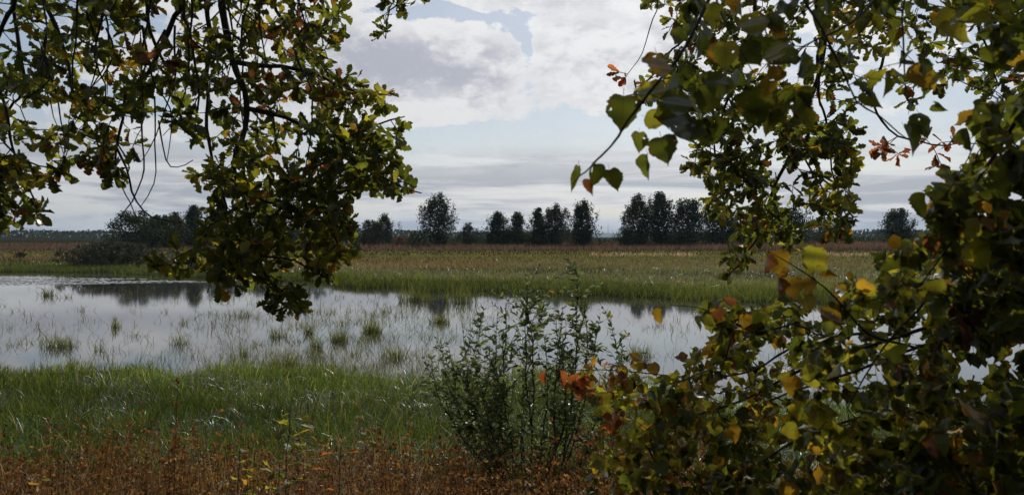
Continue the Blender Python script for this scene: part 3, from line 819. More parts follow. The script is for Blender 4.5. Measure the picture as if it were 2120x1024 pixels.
def thin(t, ids):
    """a leaf template with fewer outline points, for leaves that show small"""
    V, Q, uv = t; n = (len(V) - 4) // 3; k = len(ids); ids = np.array(ids)
    sel = np.concatenate([ids, n + ids, 2 * n + ids, 3 * n + np.arange(4)]); i = np.arange(k - 1)
    q = np.concatenate([np.stack([i, i + 1, k + i + 1, k + i], 1), np.stack([i + 1, i, 2 * k + i, 2 * k + i + 1], 1), [[3 * k, 3 * k + 1, 3 * k + 2, 3 * k + 3]]])
    return V[sel], q, uv[sel]


LOD = {20: ([0, 3, 4, 7, 8, 11, 12, 14, 17, 19], [0, 5, 10, 14, 19]), 8: ([0, 1, 3, 5, 7], [0, 3, 7])}
LODL = ([0, 1, 2, 4, 8, 11, 14, 16, 18, 19], [0, 2, 6, 11, 15, 19])


def put_leaves(root, pos, ax, nr, size, col, tpl, m1, mN, nmax=300, tid=None):
    """the nmax leaves that show largest become parts of their own, the rest one part"""
    n = len(pos)
    s, a, nn = leaf_basis(ax, nr)
    tid = R.integers(0, len(tpl), n) if tid is None else tid
    c = pos + a * size[:, None] * .5
    dpt = np.maximum(c[:, 1], .2)
    px = 1060 + F * c[:, 0] / dpt; py = 490 - F * (c[:, 2] - EYE) / dpt
    vis = (px > 0) & (px < 2120) & (py > 0) & (py < 1024) & (c[:, 1] > .3)
    vd = c - np.array([0, 0, EYE]); vd /= np.linalg.norm(vd, axis=1)[:, None]
    score = np.where(vis, (size / dpt) * (.25 + np.abs((nn * vd).sum(1))), 0) - np.where(vis, 0, 1) * 1e-3
    order = np.argsort(-score)
    single = order[:nmax]; single = single[score[single] > 0]
    meshes = []
    for q, (V, Q, uv) in enumerate(tpl):
        me = make_mesh('leaf', V, quads=Q, uv=uv); me.materials.append(m1); meshes.append(me)
    rl = np.array(root.location)
    for k in single:
        o = bpy.data.objects.new('leaf', meshes[tid[k]])
        COL.objects.link(o); o.parent = root
        L = size[k]
        mat = Matrix(((s[k, 0] * L, a[k, 0] * L, nn[k, 0] * L, pos[k, 0] - rl[0]), (s[k, 1] * L, a[k, 1] * L, nn[k, 1] * L, pos[k, 1] - rl[1]), (s[k, 2] * L, a[k, 2] * L, nn[k, 2] * L, pos[k, 2] - rl[2]), (0, 0, 0, 1)))
        o.matrix_local = mat
        o.color = (*[float(v) for v in col[k]], 1)
    rest = np.ones(n, bool); rest[single] = False
    Vs, Qs, Cs, Us, off = [], [], [], [], 0
    for q, lev in [(q, lev) for q in range(len(tpl)) for lev in (0, 1)]:
        ii = np.where(rest & (tid == q) & (vis == (lev == 0)))[0]
        if not len(ii): continue
        V, Q, uv = thin(tpl[q], (LODL if tpl is LIN else LOD[(len(tpl[q][0]) - 4) // 3])[lev])
        W = pos[ii][:, None] + size[ii][:, None, None] * (V[None, :, 0:1] * s[ii][:, None] + V[None, :, 1:2] * a[ii][:, None] + V[None, :, 2:3] * nn[ii][:, None])
        Vs.append(W.reshape(-1, 3)); Qs.append((Q[None] + (np.arange(len(ii)) * len(V))[:, None, None]).reshape(-1, 4) + off)
        Cs.append(np.repeat(col[ii], len(V), 0)); Us.append(np.tile(uv, (len(ii), 1))); off += len(ii) * len(V)
    if Vs:
        add('leaves', make_mesh('leaves', np.concatenate(Vs), quads=np.concatenate(Qs), col=np.concatenate(Cs), uv=np.concatenate(Us)), mN, root, 'stuff')


def inpoly(px, py, poly):
    poly = np.array(poly, float); ins = np.zeros(len(px), bool); j = len(poly) - 1
    for i in range(len(poly)):
        xi, yi = poly[i]; xj, yj = poly[j]
        ins ^= ((yi > py) != (yj > py)) & (px < (xj - xi) * (py - yi) / (yj - yi + 1e-9) + xi)
        j = i
    return ins


def sample(poly, cnt, d0, d1, holes=(), clump=0.0, seed=0, mind=0):
    poly = np.array(poly, float); lo, hi = poly.min(0), poly.max(0)
    out = np.zeros((0, 2))
    while len(out) < cnt:
        q = R.uniform(lo, hi, (cnt * 4, 2)); k = inpoly(q[:, 0], q[:, 1], poly)
        for hx_, hy_, ha, hb in holes: k &= ((q[:, 0] - hx_) / ha) ** 2 + ((q[:, 1] - hy_) / hb) ** 2 > R.uniform(.7, 1.3, len(q))
        if clump: k &= vnoise(q[:, 0], q[:, 1], .045, seed) + .5 * vnoise(q[:, 0], q[:, 1], .11, seed + 1) + R.normal(0, .25, len(q)) > clump - .6
        out = np.vstack([out, q[k]])
    out = out[:cnt]
    d = R.uniform(d0, d1, cnt)
    return np.stack([(out[:, 0] - 1060) / F * d, d, EYE + (490 - out[:, 1]) / F * d], 1)


class Skeleton:
    """boughs drawn by hand, twigs grown to leaf-bearing points by joining each to the nearest wood"""
    def __init__(s, root, mat): s.root, s.mat, s.nodes, s.par, s.tips = root, mat, [], [], []; s.thick = 1.0; s.nb = 0
    def bough(s, pts, r0, r1, wob=.012, sides=8, visible_part=True):
        l = smooth_line(pts, .07, wob)
        V_, Q_ = tube(l, s.thick * np.linspace(r0, r1, len(l)) * (1 + .08 * np.sin(np.arange(len(l)) * 2.1)), sides)
        add('branch', make_mesh('branch', V_, quads=Q_), s.mat, s.root)
        s.nodes.extend(list(l)); s.par.extend([-1] * len(l)); s.nb = len(s.nodes)
    def grow(s, att, step=.05, sag=.12, up=.35, r=.0016, cap_r=.009):
        nod = np.array(s.nodes); start = len(nod)
        dmin = np.array([np.min(((nod - a) ** 2).sum(1)) for a in att])
        cap = start + len(att) * 60
        A = np.zeros((cap, 3)); A[:start] = nod; n = start
        child = np.zeros(cap); parent = np.full(cap, -1)
        info = []
        for q in np.argsort(dmin):
            a = att[q]
            df = A[:n] - a
            cost = (df ** 2).sum(1) + up * np.maximum(0, -df[:, 2]) ** 2       # prefer wood above the tip
            b = int(np.argmin(cost)); L = math.sqrt((df[b] ** 2).sum())
            k = min(max(1, int(L / step)), 50)
            t = np.linspace(0, 1, k + 1)[1:]
            bow = R.normal(0, sag * .5, 3) * L; bow[2] += sag * L * R.uniform(-.2, 1)
            pts = A[b] + (a - A[b]) * t[:, None] + bow * (4 * t * (1 - t))[:, None] * .5
            jit = R.normal(0, .06 * step, pts.shape); jit[-1] = 0; pts = pts + jit
            A[n:n + k] = pts; parent[n] = b; parent[n + 1:n + k] = np.arange(n, n + k - 1)
            info.append((b, n, n + k, q)); n += k
        cnt = np.ones(n)
        for j in range(n - 1, start - 1, -1):
            if parent[j] >= 0: cnt[parent[j]] += cnt[j] * (1.0 / step * .05)
        bag = Bag(); tips = []
        for b, i0, i1, q in info:
            pts = np.vstack([A[b], A[i0:i1]])
            rr = np.minimum(r * (1 + .16 * np.sqrt(cnt[i0:i1])), cap_r); rr = np.concatenate([[rr[0]], rr])
            V_, Q_ = tube(pts, rr, 3); bag.put(V_, Q_)
            tips.append((A[i1 - 1], pts[-1] - pts[max(-4, -len(pts))], pts))
        add('twigs', bag.mesh('twigs'), s.mat, s.root, 'stuff')
        return tips


def norm(v): return v / (np.linalg.norm(v, axis=-1, keepdims=True) + 1e-9)


def clusters(tips, per, spread, size, droop, upn, pets=0.0):
    """leaves around each twig end and a few further back along it"""
    P_, A_, N_, S_ = [], [], [], []
    for p, dr, pts in tips:
        dr = dr / (np.linalg.norm(dr) + 1e-9)
        k = R.integers(per[0], per[1] + 1)
        for q in range(k):
            back = R.random() ** 1.6 * min(len(pts) - 1, 5)
            bp = pts[-1 - int(back)]
            a = dr * .55 + R.normal(0, spread, 3) + np.array([0, 0, -droop])
            nr = R.normal(0, 1, 3) + np.array([0, 0, upn])
            a = a / np.linalg.norm(a)
            P_.append(bp + a * pets); A_.append(a); N_.append(nr); S_.append(R.uniform(*size))
    return np.array(P_), np.array(A_), np.array(N_), np.array(S_)


# leaf colours are the colours of light passing through the blade
CG, CY, CO, CB, CR = (.080, .096, .010), (.235, .225, .018), (.30, .18, .015), (.13, .05, .014), (.30, .095, .025)

# ------------------------------------------------------------------ hanging oak, upper left
oak = empty('oak_tree', (-5.2, -1.2, 2.45), 'large lobed leaf oak with boughs hanging down into the upper left', 'tree')
sk = Skeleton(oak, M['bark_oak']); sk.thick = 1.2
V_, Q_ = tube(smooth_line([(-5.2, -1.2, 2.2), (-5.1, -1.0, 4.5), (-4.6, -.4, 6.5), (-4.2, .3, 8.5)], .3, .03), np.linspace(.34, .16, len(smooth_line([(-5.2, -1.2, 2.2), (-5.1, -1.0, 4.5), (-4.6, -.4, 6.5), (-4.2, .3, 8.5)], .3))), 12)
add('trunk', make_mesh('trunk', V_, quads=Q_), M['bark_oak'], oak)
top1 = P(470, -330, 4.5); top2 = P(120, -300, 4.4); top3 = P(760, -260, 4.6)
sk.bough([(-4.7, -.6, 6.2), (-3.6, 2.2, 6.6), top2, top1, top3], .10, .025)
B = lambda l, a, b, w=.010: sk.bough(PP(l), a, b, w)
B([(470, -330, 4.5), (455, -60, 4.5), (468, 40, 4.5), (486, 120, 4.45), (503, 190, 4.4), (511, 240, 4.4), (503, 290, 4.35), (490, 340, 4.3), (505, 420, 4.3), (530, 520, 4.25), (575, 590, 4.2), (625, 635, 4.2)], .026, .004)
B([(400, -320, 4.6), (385, -20, 4.6), (362, 40, 4.6), (334, 95, 4.6), (326, 130, 4.55), (300, 165, 4.5), (262, 200, 4.5), (246, 270, 4.4), (240, 340, 4.4)], .022, .005)
B([(330, -310, 4.4), (306, -10, 4.4), (309, 45, 4.4), (322, 90, 4.4), (345, 125, 4.4), (362, 145, 4.4)], .014, .006)
B([(450, -320, 4.7), (431, -10, 4.7), (436, 80, 4.7), (428, 130, 4.65), (436, 200, 4.6), (430, 290, 4.5), (440, 350, 4.5), (470, 430, 4.5), (465, 520, 4.4), (450, 580, 4.4)], .018, .004)
B([(410, -310, 4.2), (386, -10, 4.2), (388, 50, 4.2), (400, 110, 4.2), (414, 175, 4.2), (412, 230, 4.2)], .012, .004)
B([(110, -300, 4.4), (90, -30, 4.4), (120, 60, 4.4), (148, 130, 4.4), (150, 190, 4.3), (190, 205, 4.3), (235, 225, 4.3)], .018, .004)
B([(60, -300, 4.3), (40, -10, 4.3), (24, 30, 4.3), (4, 70, 4.3), (-20, 130, 4.3), (20, 250, 4.3), (40, 330, 4.3), (70, 420, 4.3)], .016, .004)
B([(30, -20, 4.5), (45, 100, 4.5), (52, 160, 4.5), (38, 200, 4.5), (22, 230, 4.5), (15, 300, 4.4), (80, 340, 4.4), (140, 350, 4.4)], .010, .003)
B([(488, 130, 4.45), (560, 140, 4.5), (640, 150, 4.6), (710, 180, 4.6), (770, 195, 4.65), (815, 200, 4.7)], .013, .003)
B([(511, 225, 4.4), (590, 245, 4.4), (650, 268, 4.4), (720, 285, 4.4), (780, 262, 4.45), (840, 245, 4.5)], .013, .003)
B([(640, 268, 4.4), (690, 295, 4.35), (730, 330, 4.3), (770, 360, 4.3), (820, 380, 4.3), (868, 396, 4.3)], .009, .003)
B([(540, -300, 4.6), (560, -20, 4.6), (600, 60, 4.6), (660, 110, 4.7), (700, 130, 4.7)], .016, .004)
B([(640, -290, 4.7), (650, -20, 4.7), (690, 30, 4.7), (715, 40, 4.7)], .012, .003)
B([(820, -280, 4.8), (830, -20, 4.8), (812, 30, 4.8), (800, 80, 4.8)], .010, .003)
B([(503, 400, 4.3), (590, 430, 4.3), (660, 440, 4.3), (730, 450, 4.25)], .009, .003)
B([(490, 340, 4.3), (460, 420, 4.2), (420, 490, 4.15), (390, 520, 4.1), (345, 548, 4.1)], .009, .003)
B([(540, 530, 4.25), (610, 540, 4.2), (660, 560, 4.2), (680, 575, 4.2)], .006, .002)
# the bare crossing twigs
B([(240, 300, 4.4), (262, 350, 4.4), (275, 395, 4.4), (300, 435, 4.4), (330, 455, 4.35), (372, 462, 4.3)], .006, .0025, .006)
B([(300, 165, 4.5), (296, 260, 4.45), (300, 330, 4.45), (296, 370, 4.4), (272, 415, 4.4), (250, 450, 4.4), (262, 500, 4.4), (290, 555, 4.4)], .005, .002, .006)
B([(322, 200, 4.4), (324, 300, 4.4), (318, 380, 4.4), (290, 425, 4.4)], .004, .002, .006)
B([(246, 300, 4.4), (268, 345, 4.4), (258, 390, 4.4), (272, 420, 4.4), (285, 460, 4.4)], .004, .002, .008)
B([(330, 250, 4.4), (345, 330, 4.4), (365, 345, 4.4), (400, 330, 4.4)], .004, .002, .006)
for q in range(30):
    x0 = R.uniform(10, 640); y0 = R.uniform(-120, 120); dd = R.uniform(3.9, 4.5); ln = R.uniform(120, 300); dx_ = R.normal(0, 40)
    B([(x0, y0, dd), (x0 + dx_ * .3 + R.normal(0, 14), y0 + ln * .35, dd), (x0 + dx_ * .7 + R.normal(0, 18), y0 + ln * .7, dd), (x0 + dx_ + R.normal(0, 22), y0 + ln, dd)], .0055, .0016, .013)
H0 = [(15, 65, 36, 40), (95, 235, 50, 42), (338, 55, 38, 60), (25, 212, 22, 18), (330, 285, 40, 25), (225, 70, 14, 22), (455, 260, 12, 30), (10, 300, 20, 20), (400, 30, 16, 30)]
att = np.vstack([
    sample([(-60, -160), (730, -160), (716, 0), (700, 55), (712, 95), (702, 150), (732, 160), (735, 180), (700, 215), (740, 250), (700, 300), (560, 305), (420, 300), (330, 285), (280, 325), (170, 300), (90, 300), (-60, 330)], 760, 3.9, 5.4, H0, .42, 101),
    sample([(700, 160), (738, 160), (750, 185), (795, 188), (815, 198), (805, 212), (760, 225), (700, 240)], 24, 4.4, 4.9),
    sample([(740, 250), (790, 255), (838, 242), (835, 270), (820, 310), (828, 350), (862, 388), (840, 402), (800, 392), (740, 395), (690, 320), (690, 265)], 74, 4.1, 4.7, (), .3, 103),
    sample([(425, 335), (700, 300), (735, 400), (740, 450), (722, 490), (728, 520), (690, 550), (600, 552), (540, 580), (450, 600), (435, 560), (415, 480), (390, 390), (395, 350)], 270, 3.9, 4.7, [(440, 330, 30, 16), (560, 380, 16, 22), (470, 420, 14, 18), (640, 360, 14, 14), (600, 480, 12, 16)], .36, 105),
    sample([(545, 580), (600, 590), (640, 630), (625, 645), (590, 640), (545, 625)], 20, 4.05, 4.35),
    sample([(630, 555), (685, 555), (675, 572), (640, 570)], 6, 4.1, 4.3),
    sample([(310, 545), (365, 510), (425, 520), (425, 560), (350, 560), (325, 572)], 16, 4.0, 4.3),
    sample([(-40, 300), (155, 300), (160, 345), (65, 385), (95, 440), (75, 450), (-40, 460)], 76, 4.0, 4.7, [(30, 300, 25, 25)], .3, 107),
    sample([(160, 290), (262, 335), (245, 365), (195, 345)], 14, 4.2, 4.5),
    sample([(790, -60), (875, -60), (862, 18), (825, 48), (806, 80), (790, 75)], 20, 4.7, 4.95),
    sample([(-500, -900), (900, -900), (860, -120), (-500, -120)], 340, 4.3, 8.0),  # unseen crown above the frame, added to shade the hanging leaves
])
tips = sk.grow(att, r=.0023)
p_, a_, n_, s_ = clusters(tips, (4, 8), .55, (.058, .10), .15, .6, .004)
px = 1060 + F * p_[:, 0] / p_[:, 1]; py = 490 - F * (p_[:, 2] - EYE) / p_[:, 1]
fld = vnoise(px, py, .02, 111) + .5 * vnoise(px, py, .05, 112)
ci = np.where(fld + R.normal(0, .45, len(px)) > .55, 1, 0); r_ = R.random(len(px))
brown = (vnoise(px, py, .03, 113) > .15) & (np.abs(px - 420) < 340) & (py < 340)
cols = np.array([CG, CY, CO, CB, CR])
ci = np.where(r_ < .035, 2, ci); ci = np.where((r_ > .74) & brown, R.choice([2, 3, 3], len(px)), ci); ci = np.where(r_ > .992, 4, ci)
c_ = cols[ci] * np.exp(R.normal(0, .28, (len(px), 1)))
put_leaves(oak, p_, a_, n_, s_, c_, OAK, M['oak1'], M['oakN'])
print('oak leaves', len(p_))

# ------------------------------------------------------------------ second oak, behind the right-hand leaves
oak2 = empty('oak_tree', (8.2, 4.5, 1.6), 'oak with small lobed leaves hanging behind the big leaves at right', 'tree')
sk = Skeleton(oak2, M['bark_oak']); sk.thick = 1.3
l = smooth_line([(8.2, 4.5, 1.4), (8.1, 4.6, 4.5), (7.6, 4.8, 7), (7.2, 5, 9.5)], .3, .03)
V_, Q_ = tube(l, np.linspace(.3, .15, len(l)), 12); add('trunk', make_mesh('trunk', V_, quads=Q_), M['bark_oak'], oak2)
sk.bough([(7.9, 4.7, 5.6), (6.2, 5.4, 6.9), P(1800, -240, 6.2), P(1500, -230, 6.2), P(1380, -190, 6.2)], .10, .02)
B = lambda l, a, b, w=.012: sk.bough(PP(l), a, b, w)
B([(1680, -235, 6.2), (1690, -20, 6.2), (1700, 80, 6.1), (1690, 170, 6.1), (1665, 240, 6.0), (1640, 300, 6.0), (1600, 400, 6.0), (1560, 500, 5.9), (1510, 575, 5.8)], .024, .004)
B([(1700, 60, 6.1), (1690, 190, 6.0), (1715, 270, 6.0), (1720, 350, 6.0), (1745, 430, 5.9), (1770, 460, 5.9)], .010, .003)
B([(1640, 300, 6.0), (1660, 320, 6.0), (1700, 390, 5.9), (1730, 460, 5.9)], .007, .003)
B([(1560, -230, 6.3), (1560, -10, 6.3), (1540, 120, 6.2), (1500, 220, 6.1), (1480, 320, 6.0), (1500, 430, 6.0)], .016, .004)
B([(1480, -230, 6.3), (1460, -20, 6.3), (1420, 70, 6.3), (1380, 120, 6.2), (1330, 180, 6.2), (1300, 200, 6.2)], .014, .003)
B([(1340, -190, 6.2), (1362, -10, 6.2), (1352, 40, 6.2), (1335, 90, 6.2), (1318, 130, 6.2), (1298, 155, 6.2)], .006, .002, .006)
B([(1860, -235, 6.2), (1850, 0, 6.1), (1830, 120, 6.0), (1800, 200, 5.9), (1840, 270, 5.8), (1900, 290, 5.7), (1950, 300, 5.7), (2020, 300, 5.7)], .016, .003)
B([(2000, -235, 6.1), (2010, 0, 6.0), (2040, 100, 5.9), (2060, 180, 5.9)], .014, .004)
att = np.vstack([
    sample([(1345, -120), (1560, -120), (1560, 300), (1440, 300), (1370, 225), (1300, 208), (1310, 178), (1365, 145), (1400, 100), (1345, 20)], 200, 5.6, 6.8, [(1330, 90, 30, 50)], .25, 121),
    sample([(1445, 285), (1560, 250), (1720, 250), (1780, 270), (1768, 330), (1755, 390), (1778, 440), (1760, 478), (1720, 482), (1690, 465), (1640, 510), (1590, 480), (1505, 570), (1500, 500), (1450, 440), (1440, 408), (1500, 400), (1420, 345)], 270, 5.3, 6.4, [(1600, 330, 24, 28), (1660, 395, 14, 14)], .4, 123),
    sample([(1560, -120), (2180, -120), (2180, 215), (2090, 225), (2020, 180), (1950, 190), (1880, 210), (1700, 250), (1560, 260)], 360, 5.4, 6.8, [(1670, 60, 30, 40), (1800, 200, 60, 28), (1960, 210, 60, 20)], .35, 125),
    sample([(1800, 285), (1850, 280), (1860, 320), (1830, 335), (1800, 320)], 5, 5.7, 5.9),
    sample([(1910, 285), (1990, 280), (1980, 335), (1930, 345)], 6, 5.6, 5.8),
    sample([(1280, 140), (1300, 140), (1300, 165), (1280, 155)], 2, 6.15, 6.25),
    sample([(1350, -700), (2400, -700), (2400, -110), (1380, -110)], 560, 4.8, 9.0),  # crown out of view, thickened to shade the lower right bush
])
nred = 13
tips = sk.grow(att, step=.07, r=.0028)
p_, a_, n_, s_ = clusters(tips, (4, 7), .5, (.075, .115), .2, .6, .004)
px = 1060 + F * p_[:, 0] / p_[:, 1]; py = 490 - F * (p_[:, 2] - EYE) / p_[:, 1]
fld = vnoise(px, py, .02, 131) + .5 * vnoise(px, py, .06, 132)
ci = np.where(fld + R.normal(0, .45, len(px)) > .5, 1, 0); r_ = R.random(len(px))
ci = np.where(r_ < .03, 2, ci); ci = np.where((r_ > .85) & (vnoise(px, py, .03, 133) > .1), 3, ci)
red = ((px > 1790) & (py > 262) & (py < 380)) | ((px < 1312) & (py < 172))
ci = np.where(red, R.choice([4, 4, 3], len(px)), ci)
c_ = cols[ci] * np.exp(R.normal(0, .28, (len(px), 1)))
put_leaves(oak2, p_, a_, n_, s_, c_, OAK, M['oak1'], M['oakN'])
print('oak2 leaves', len(p_))

# ------------------------------------------------------------------ linden, upper right, close
def stalked(tips, per, size, droop=.9, spread=.45, upn=.3):
    return clusters(tips, per, spread, size, droop, upn, .012)


lin = empty('linden_tree', (3.3, -.3, 2.4), 'linden with big heart shaped leaves hanging close at upper right', 'tree')
sk = Skeleton(lin, M['bark_lin']); sk.thick = 0.75
l = smooth_line([(3.3, -.3, 2.2), (3.2, -.2, 4.2), (3.0, .1, 6.0), (2.9, .3, 8)], .25, .02)
V_, Q_ = tube(l, np.linspace(.17, .09, len(l)), 12); add('trunk', make_mesh('trunk', V_, quads=Q_), M['bark_lin'], lin)
B = lambda l, a, b, w=.004: sk.bough(PP(l), a, b, w)
sk.bough([(3.15, -.1, 4.6), (2.4, .9, 5.1), P(1900, -260, 1.85), P(1620, -240, 1.75), P(1500, -150, 1.7)], .03, .008)
B([(1560, -190, 1.7), (1475, -20, 1.65), (1440, 60, 1.62), (1400, 130, 1.6), (1340, 195, 1.6), (1300, 245, 1.6), (1280, 282, 1.6), (1247, 325, 1.6), (1222, 347, 1.6), (1200, 362, 1.6), (1184, 380, 1.6)], .0065, .0014, .002)
B([(1475, -20, 1.65), (1500, 50, 1.62), (1540, 120, 1.6), (1570, 180, 1.6)], .003, .001, .002)
B([(1900, -260, 1.85), (1840, -60, 1.8), (1790, 20, 1.75), (1720, 70, 1.7), (1650, 105, 1.7), (1600, 150, 1.7)], .006, .0015, .002)
B([(1950, -250, 1.9), (1875, -20, 1.9), (1868, 80, 1.85), (1870, 160, 1.85), (1870, 200, 1.85)], .005, .0015, .002)
B([(1620, -240, 1.75), (1640, -40, 1.8), (1700, 60, 1.8), (1740, 140, 1.8), (1770, 210, 1.8), (1815, 240, 1.8), (1860, 275, 1.8), (1900, 300, 1.8)], .005, .0015, .002)
B([(2.4e3, -60, 1.7), (2200, 100, 1.7), (2110, 240, 1.7), (2060, 320, 1.7), (2005, 400, 1.7), (1985, 440, 1.7), (1970, 500, 1.75), (1900, 600, 1.8)], .010, .002, .002)
B([(2060, 320, 1.7), (2020, 290, 1.7), (2000, 330, 1.7), (1960, 400, 1.7)], .003, .001, .002)
B([(2150, 180, 1.7), (2080, 220, 1.7), (2040, 300, 1.7), (1990, 370, 1.7)], .003, .001, .002)
att = np.vstack([
    sample([(1390, -160), (2200, -160), (2200, 150), (1990, 110), (1930, 190), (1870, 180), (1780, 170), (1700, 190), (1620, 200), (1560, 170), (1430, 180), (1370, 150), (1400, 70)], 118, 1.6, 2.5, [(1670, 60, 28, 40), (1960, 60, 40, 40), (1700, 150, 26, 16)], .2, 141),
    sample([(1400, 170), (1500, 160), (1500, 230), (1400, 260)], 8, 1.55, 1.75),
    sample([(1560, 170), (1660, 170), (1650, 230), (1570, 220)], 7, 1.6, 1.8),
    sample([(1930, 360), (2000, 330), (2060, 330), (2200, 240), (2200, 420), (2080, 440), (2000, 460), (1930, 430)], 78, 1.6, 2.1, [(2020, 420, 25, 20)], .2, 143),
    sample([(2010, 200), (2200, 130), (2200, 300), (2050, 300)], 30, 1.6, 2.0),
    sample([(1450, -1100), (2900, -1100), (2900, 300), (2250, 350), (2250, -100), (1500, -100)], 260, 1.6, 3.4),  # unseen linden crown overhead and to the right, added for its shade
])
tips = sk.grow(att, step=.03, sag=.1, r=.0007, cap_r=.0022)
p_, a_, n_, s_ = stalked(tips, (1, 3), (.042, .064))
# facing the viewer more often than not, as hanging leaves do
n_[:, 1] += R.choice([-1, 1], len(n_)) * .9
HAND = [(1290, 200, 88, CG, 0, -.05), (1322, 275, 52, CG, 1, .02), (1368, 285, 74, CG, 0, .12), (1340, 320, 62, CG, 5, .2), (1335, 242, 55, CY, 1, 1.3), (1358, 112, 78, CO, 0, .1),
        (1345, 170, 72, CY, 2, .1), (1195, 345, 70, CG, 6, -.25), (1222, 372, 42, CB, 3, .15), (1233, 340, 58, CG, 3, -.15), (1262, 352, 56, CG, 1, .35), (1395, 230, 90, CG, 2, .2),
        (1400, 190, 80, CG, 0, -.1), (1480, 150, 72, CG, 0, .1), (1500, 90, 70, CY, 1, .0), (1552, 30, 76, CY, 0, .1), (1600, 90, 70, CY, 2, .1), (1600, 140, 78, CO, 0, -.1), (1560, 190, 92, CG, 0, .2),
        (1480, 90, 60, CO, 1, .2), (1470, 10, 60, CY, 0, .2), (1940, 60, 78, CY, 1, .9), (1945, 20, 68, CY, 0, .2), (1790, 190, 56, CG, 3, .8), (1830, 150, 60, CG, 3, .1), (1900, 235, 66, CG, 1, .2), (1870, 265, 70, CG, 3, .3),
        (1935, 215, 44, CG, 5, 1.2), (2030, 215, 66, CG, 1, -.5), (2100, 200, 70, CG, 0, .2), (2070, 250, 46, CY, 5, 1.3), (2000, 265, 56, CG, 5, .3), (1960, 350, 74, CG, 0, .1), (1990, 380, 84, CG, 2, .1), (1915, 400, 70, CG, 3, 0.), (1965, 410, 80, CG, 0, .1)]
hp, ha, hn, hs, hc, ht = [], [], [], [], [], []
for px, py, L, c, tmpl, ang in HAND:
    d = 1.6 + R.uniform(-.06, .06) + (.15 if px > 1700 else 0)
    hp.append(P(px, py, d)); ha.append((math.sin(ang), R.normal(0, .25), -math.cos(ang))); hn.append((R.normal(0, .35), R.choice([-1, 1]) * 1.0, R.normal(0, .3))); hs.append(.84 * L / F * d); hc.append(tuple(.68 * v for v in c) if c in (CO, CR) else c); ht.append(tmpl)
px = 1060 + F * p_[:, 0] / p_[:, 1]; py = 490 - F * (p_[:, 2] - EYE) / p_[:, 1]
ci = np.where(vnoise(px, py, .015, 151) + R.normal(0, .5, len(px)) > .55, 1, 0); r_ = R.random(len(px)); ci = np.where(r_ < .08, 2, ci); ci = np.where((px > 1880) & (py > 280) & (r_ > .1), 0, ci)
c_ = cols[ci] * np.exp(R.normal(0, .22, (len(px), 1)))
c_ = np.vstack([c_, np.array(hc) * np.exp(R.normal(0, .15, (len(hc), 1)))])
tid = np.concatenate([R.choice([0, 1, 2, 3, 4, 5, 7, 8, 9, 10], len(p_)), ht])
put_leaves(lin, np.vstack([p_, hp]), np.vstack([a_, ha]), np.vstack([n_, hn]), np.concatenate([s_, hs]), c_, LIN, M['lin1'], M['linN'], tid=tid)
print('linden leaves', len(p_) + len(hp))

# ------------------------------------------------------------------ yellowing linden bush, lower right
bush = empty('linden_bush', (2.75, 2.2, 2.05), 'yellowing heart leaved bush filling the lower right corner', 'bush')
sk = Skeleton(bush, M['bark_lin']); sk.thick = .7
for e in ((2.6, 2.1, 4.0), (2.9, 2.5, 4.3), (2.5, 1.7, 3.9)):
    l = smooth_line([(2.75, 2.2, 1.9), ((2.75 + e[0]) / 2, (2.2 + e[1]) / 2, 2.9), e], .1, .01)
    V_, Q_ = tube(l, np.linspace(.05, .02, len(l)), 9); add('stem', make_mesh('stem', V_, quads=Q_), M['bark_lin'], bush)
B = lambda l, a, b, w=.006: sk.bough(PP(l), a, b, w)
B([(2700, 480, 2.3), (2300, 560, 2.4), (2120, 590, 2.4), (1980, 660, 2.5), (1880, 695, 2.5), (1760, 730, 2.6), (1640, 770, 2.7), (1540, 830, 2.8), (1450, 860, 2.9), (1330, 915, 3.0), (1270, 950, 3.1)], .016, .003)
B([(2650, 420, 2.1), (2300, 530, 2.0), (2120, 620, 2.0), (2000, 690, 2.05), (1850, 735, 2.1), (1700, 790, 2.2), (1600, 830, 2.3)], .014, .004)
B([(1880, 695, 2.5), (1760, 690, 2.7), (1640, 720, 2.9), (1560, 770, 3.1), (1480, 778, 3.2), (1400, 778, 3.3), (1330, 772, 3.4), (1240, 768, 3.5), (1140, 764, 3.55)], .009, .002, .004)
B([(1760, 700, 2.3), (1690, 690, 2.3), (1640, 670, 2.3), (1560, 690, 2.3), (1500, 655, 2.3), (1445, 635, 2.3), (1385, 630, 2.3)], .006, .0016, .003)
B([(1900, 720, 2.2), (1800, 690, 2.1), (1760, 655, 2.1), (1730, 620, 2.1), (1680, 570, 2.1), (1640, 545, 2.1), (1590, 520, 2.1)], .006, .0016, .003)
B([(2700, 620, 2.4), (2300, 850, 2.5), (2000, 850, 2.6), (1800, 860, 2.7), (1620, 930, 2.8), (1530, 985, 2.9), (1440, 1010, 3.0)], .014, .004)
B([(2500, 400, 1.9), (2200, 440, 1.9), (2050, 500, 1.9), (1960, 560, 1.95), (1900, 640, 2.0), (1830, 720, 2.1), (1760, 850, 2.1)], .010, .003)
B([(2600, 700, 2.0), (2200, 930, 1.9), (2060, 955, 1.9), (1900, 990, 2.0), (1800, 1030, 2.1)], .014, .004)
B([(2600, 560, 2.3), (2250, 700, 2.3), (2080, 706, 2.3), (1965, 706, 2.3), (1900, 715, 2.3)], .016, .009, .003)
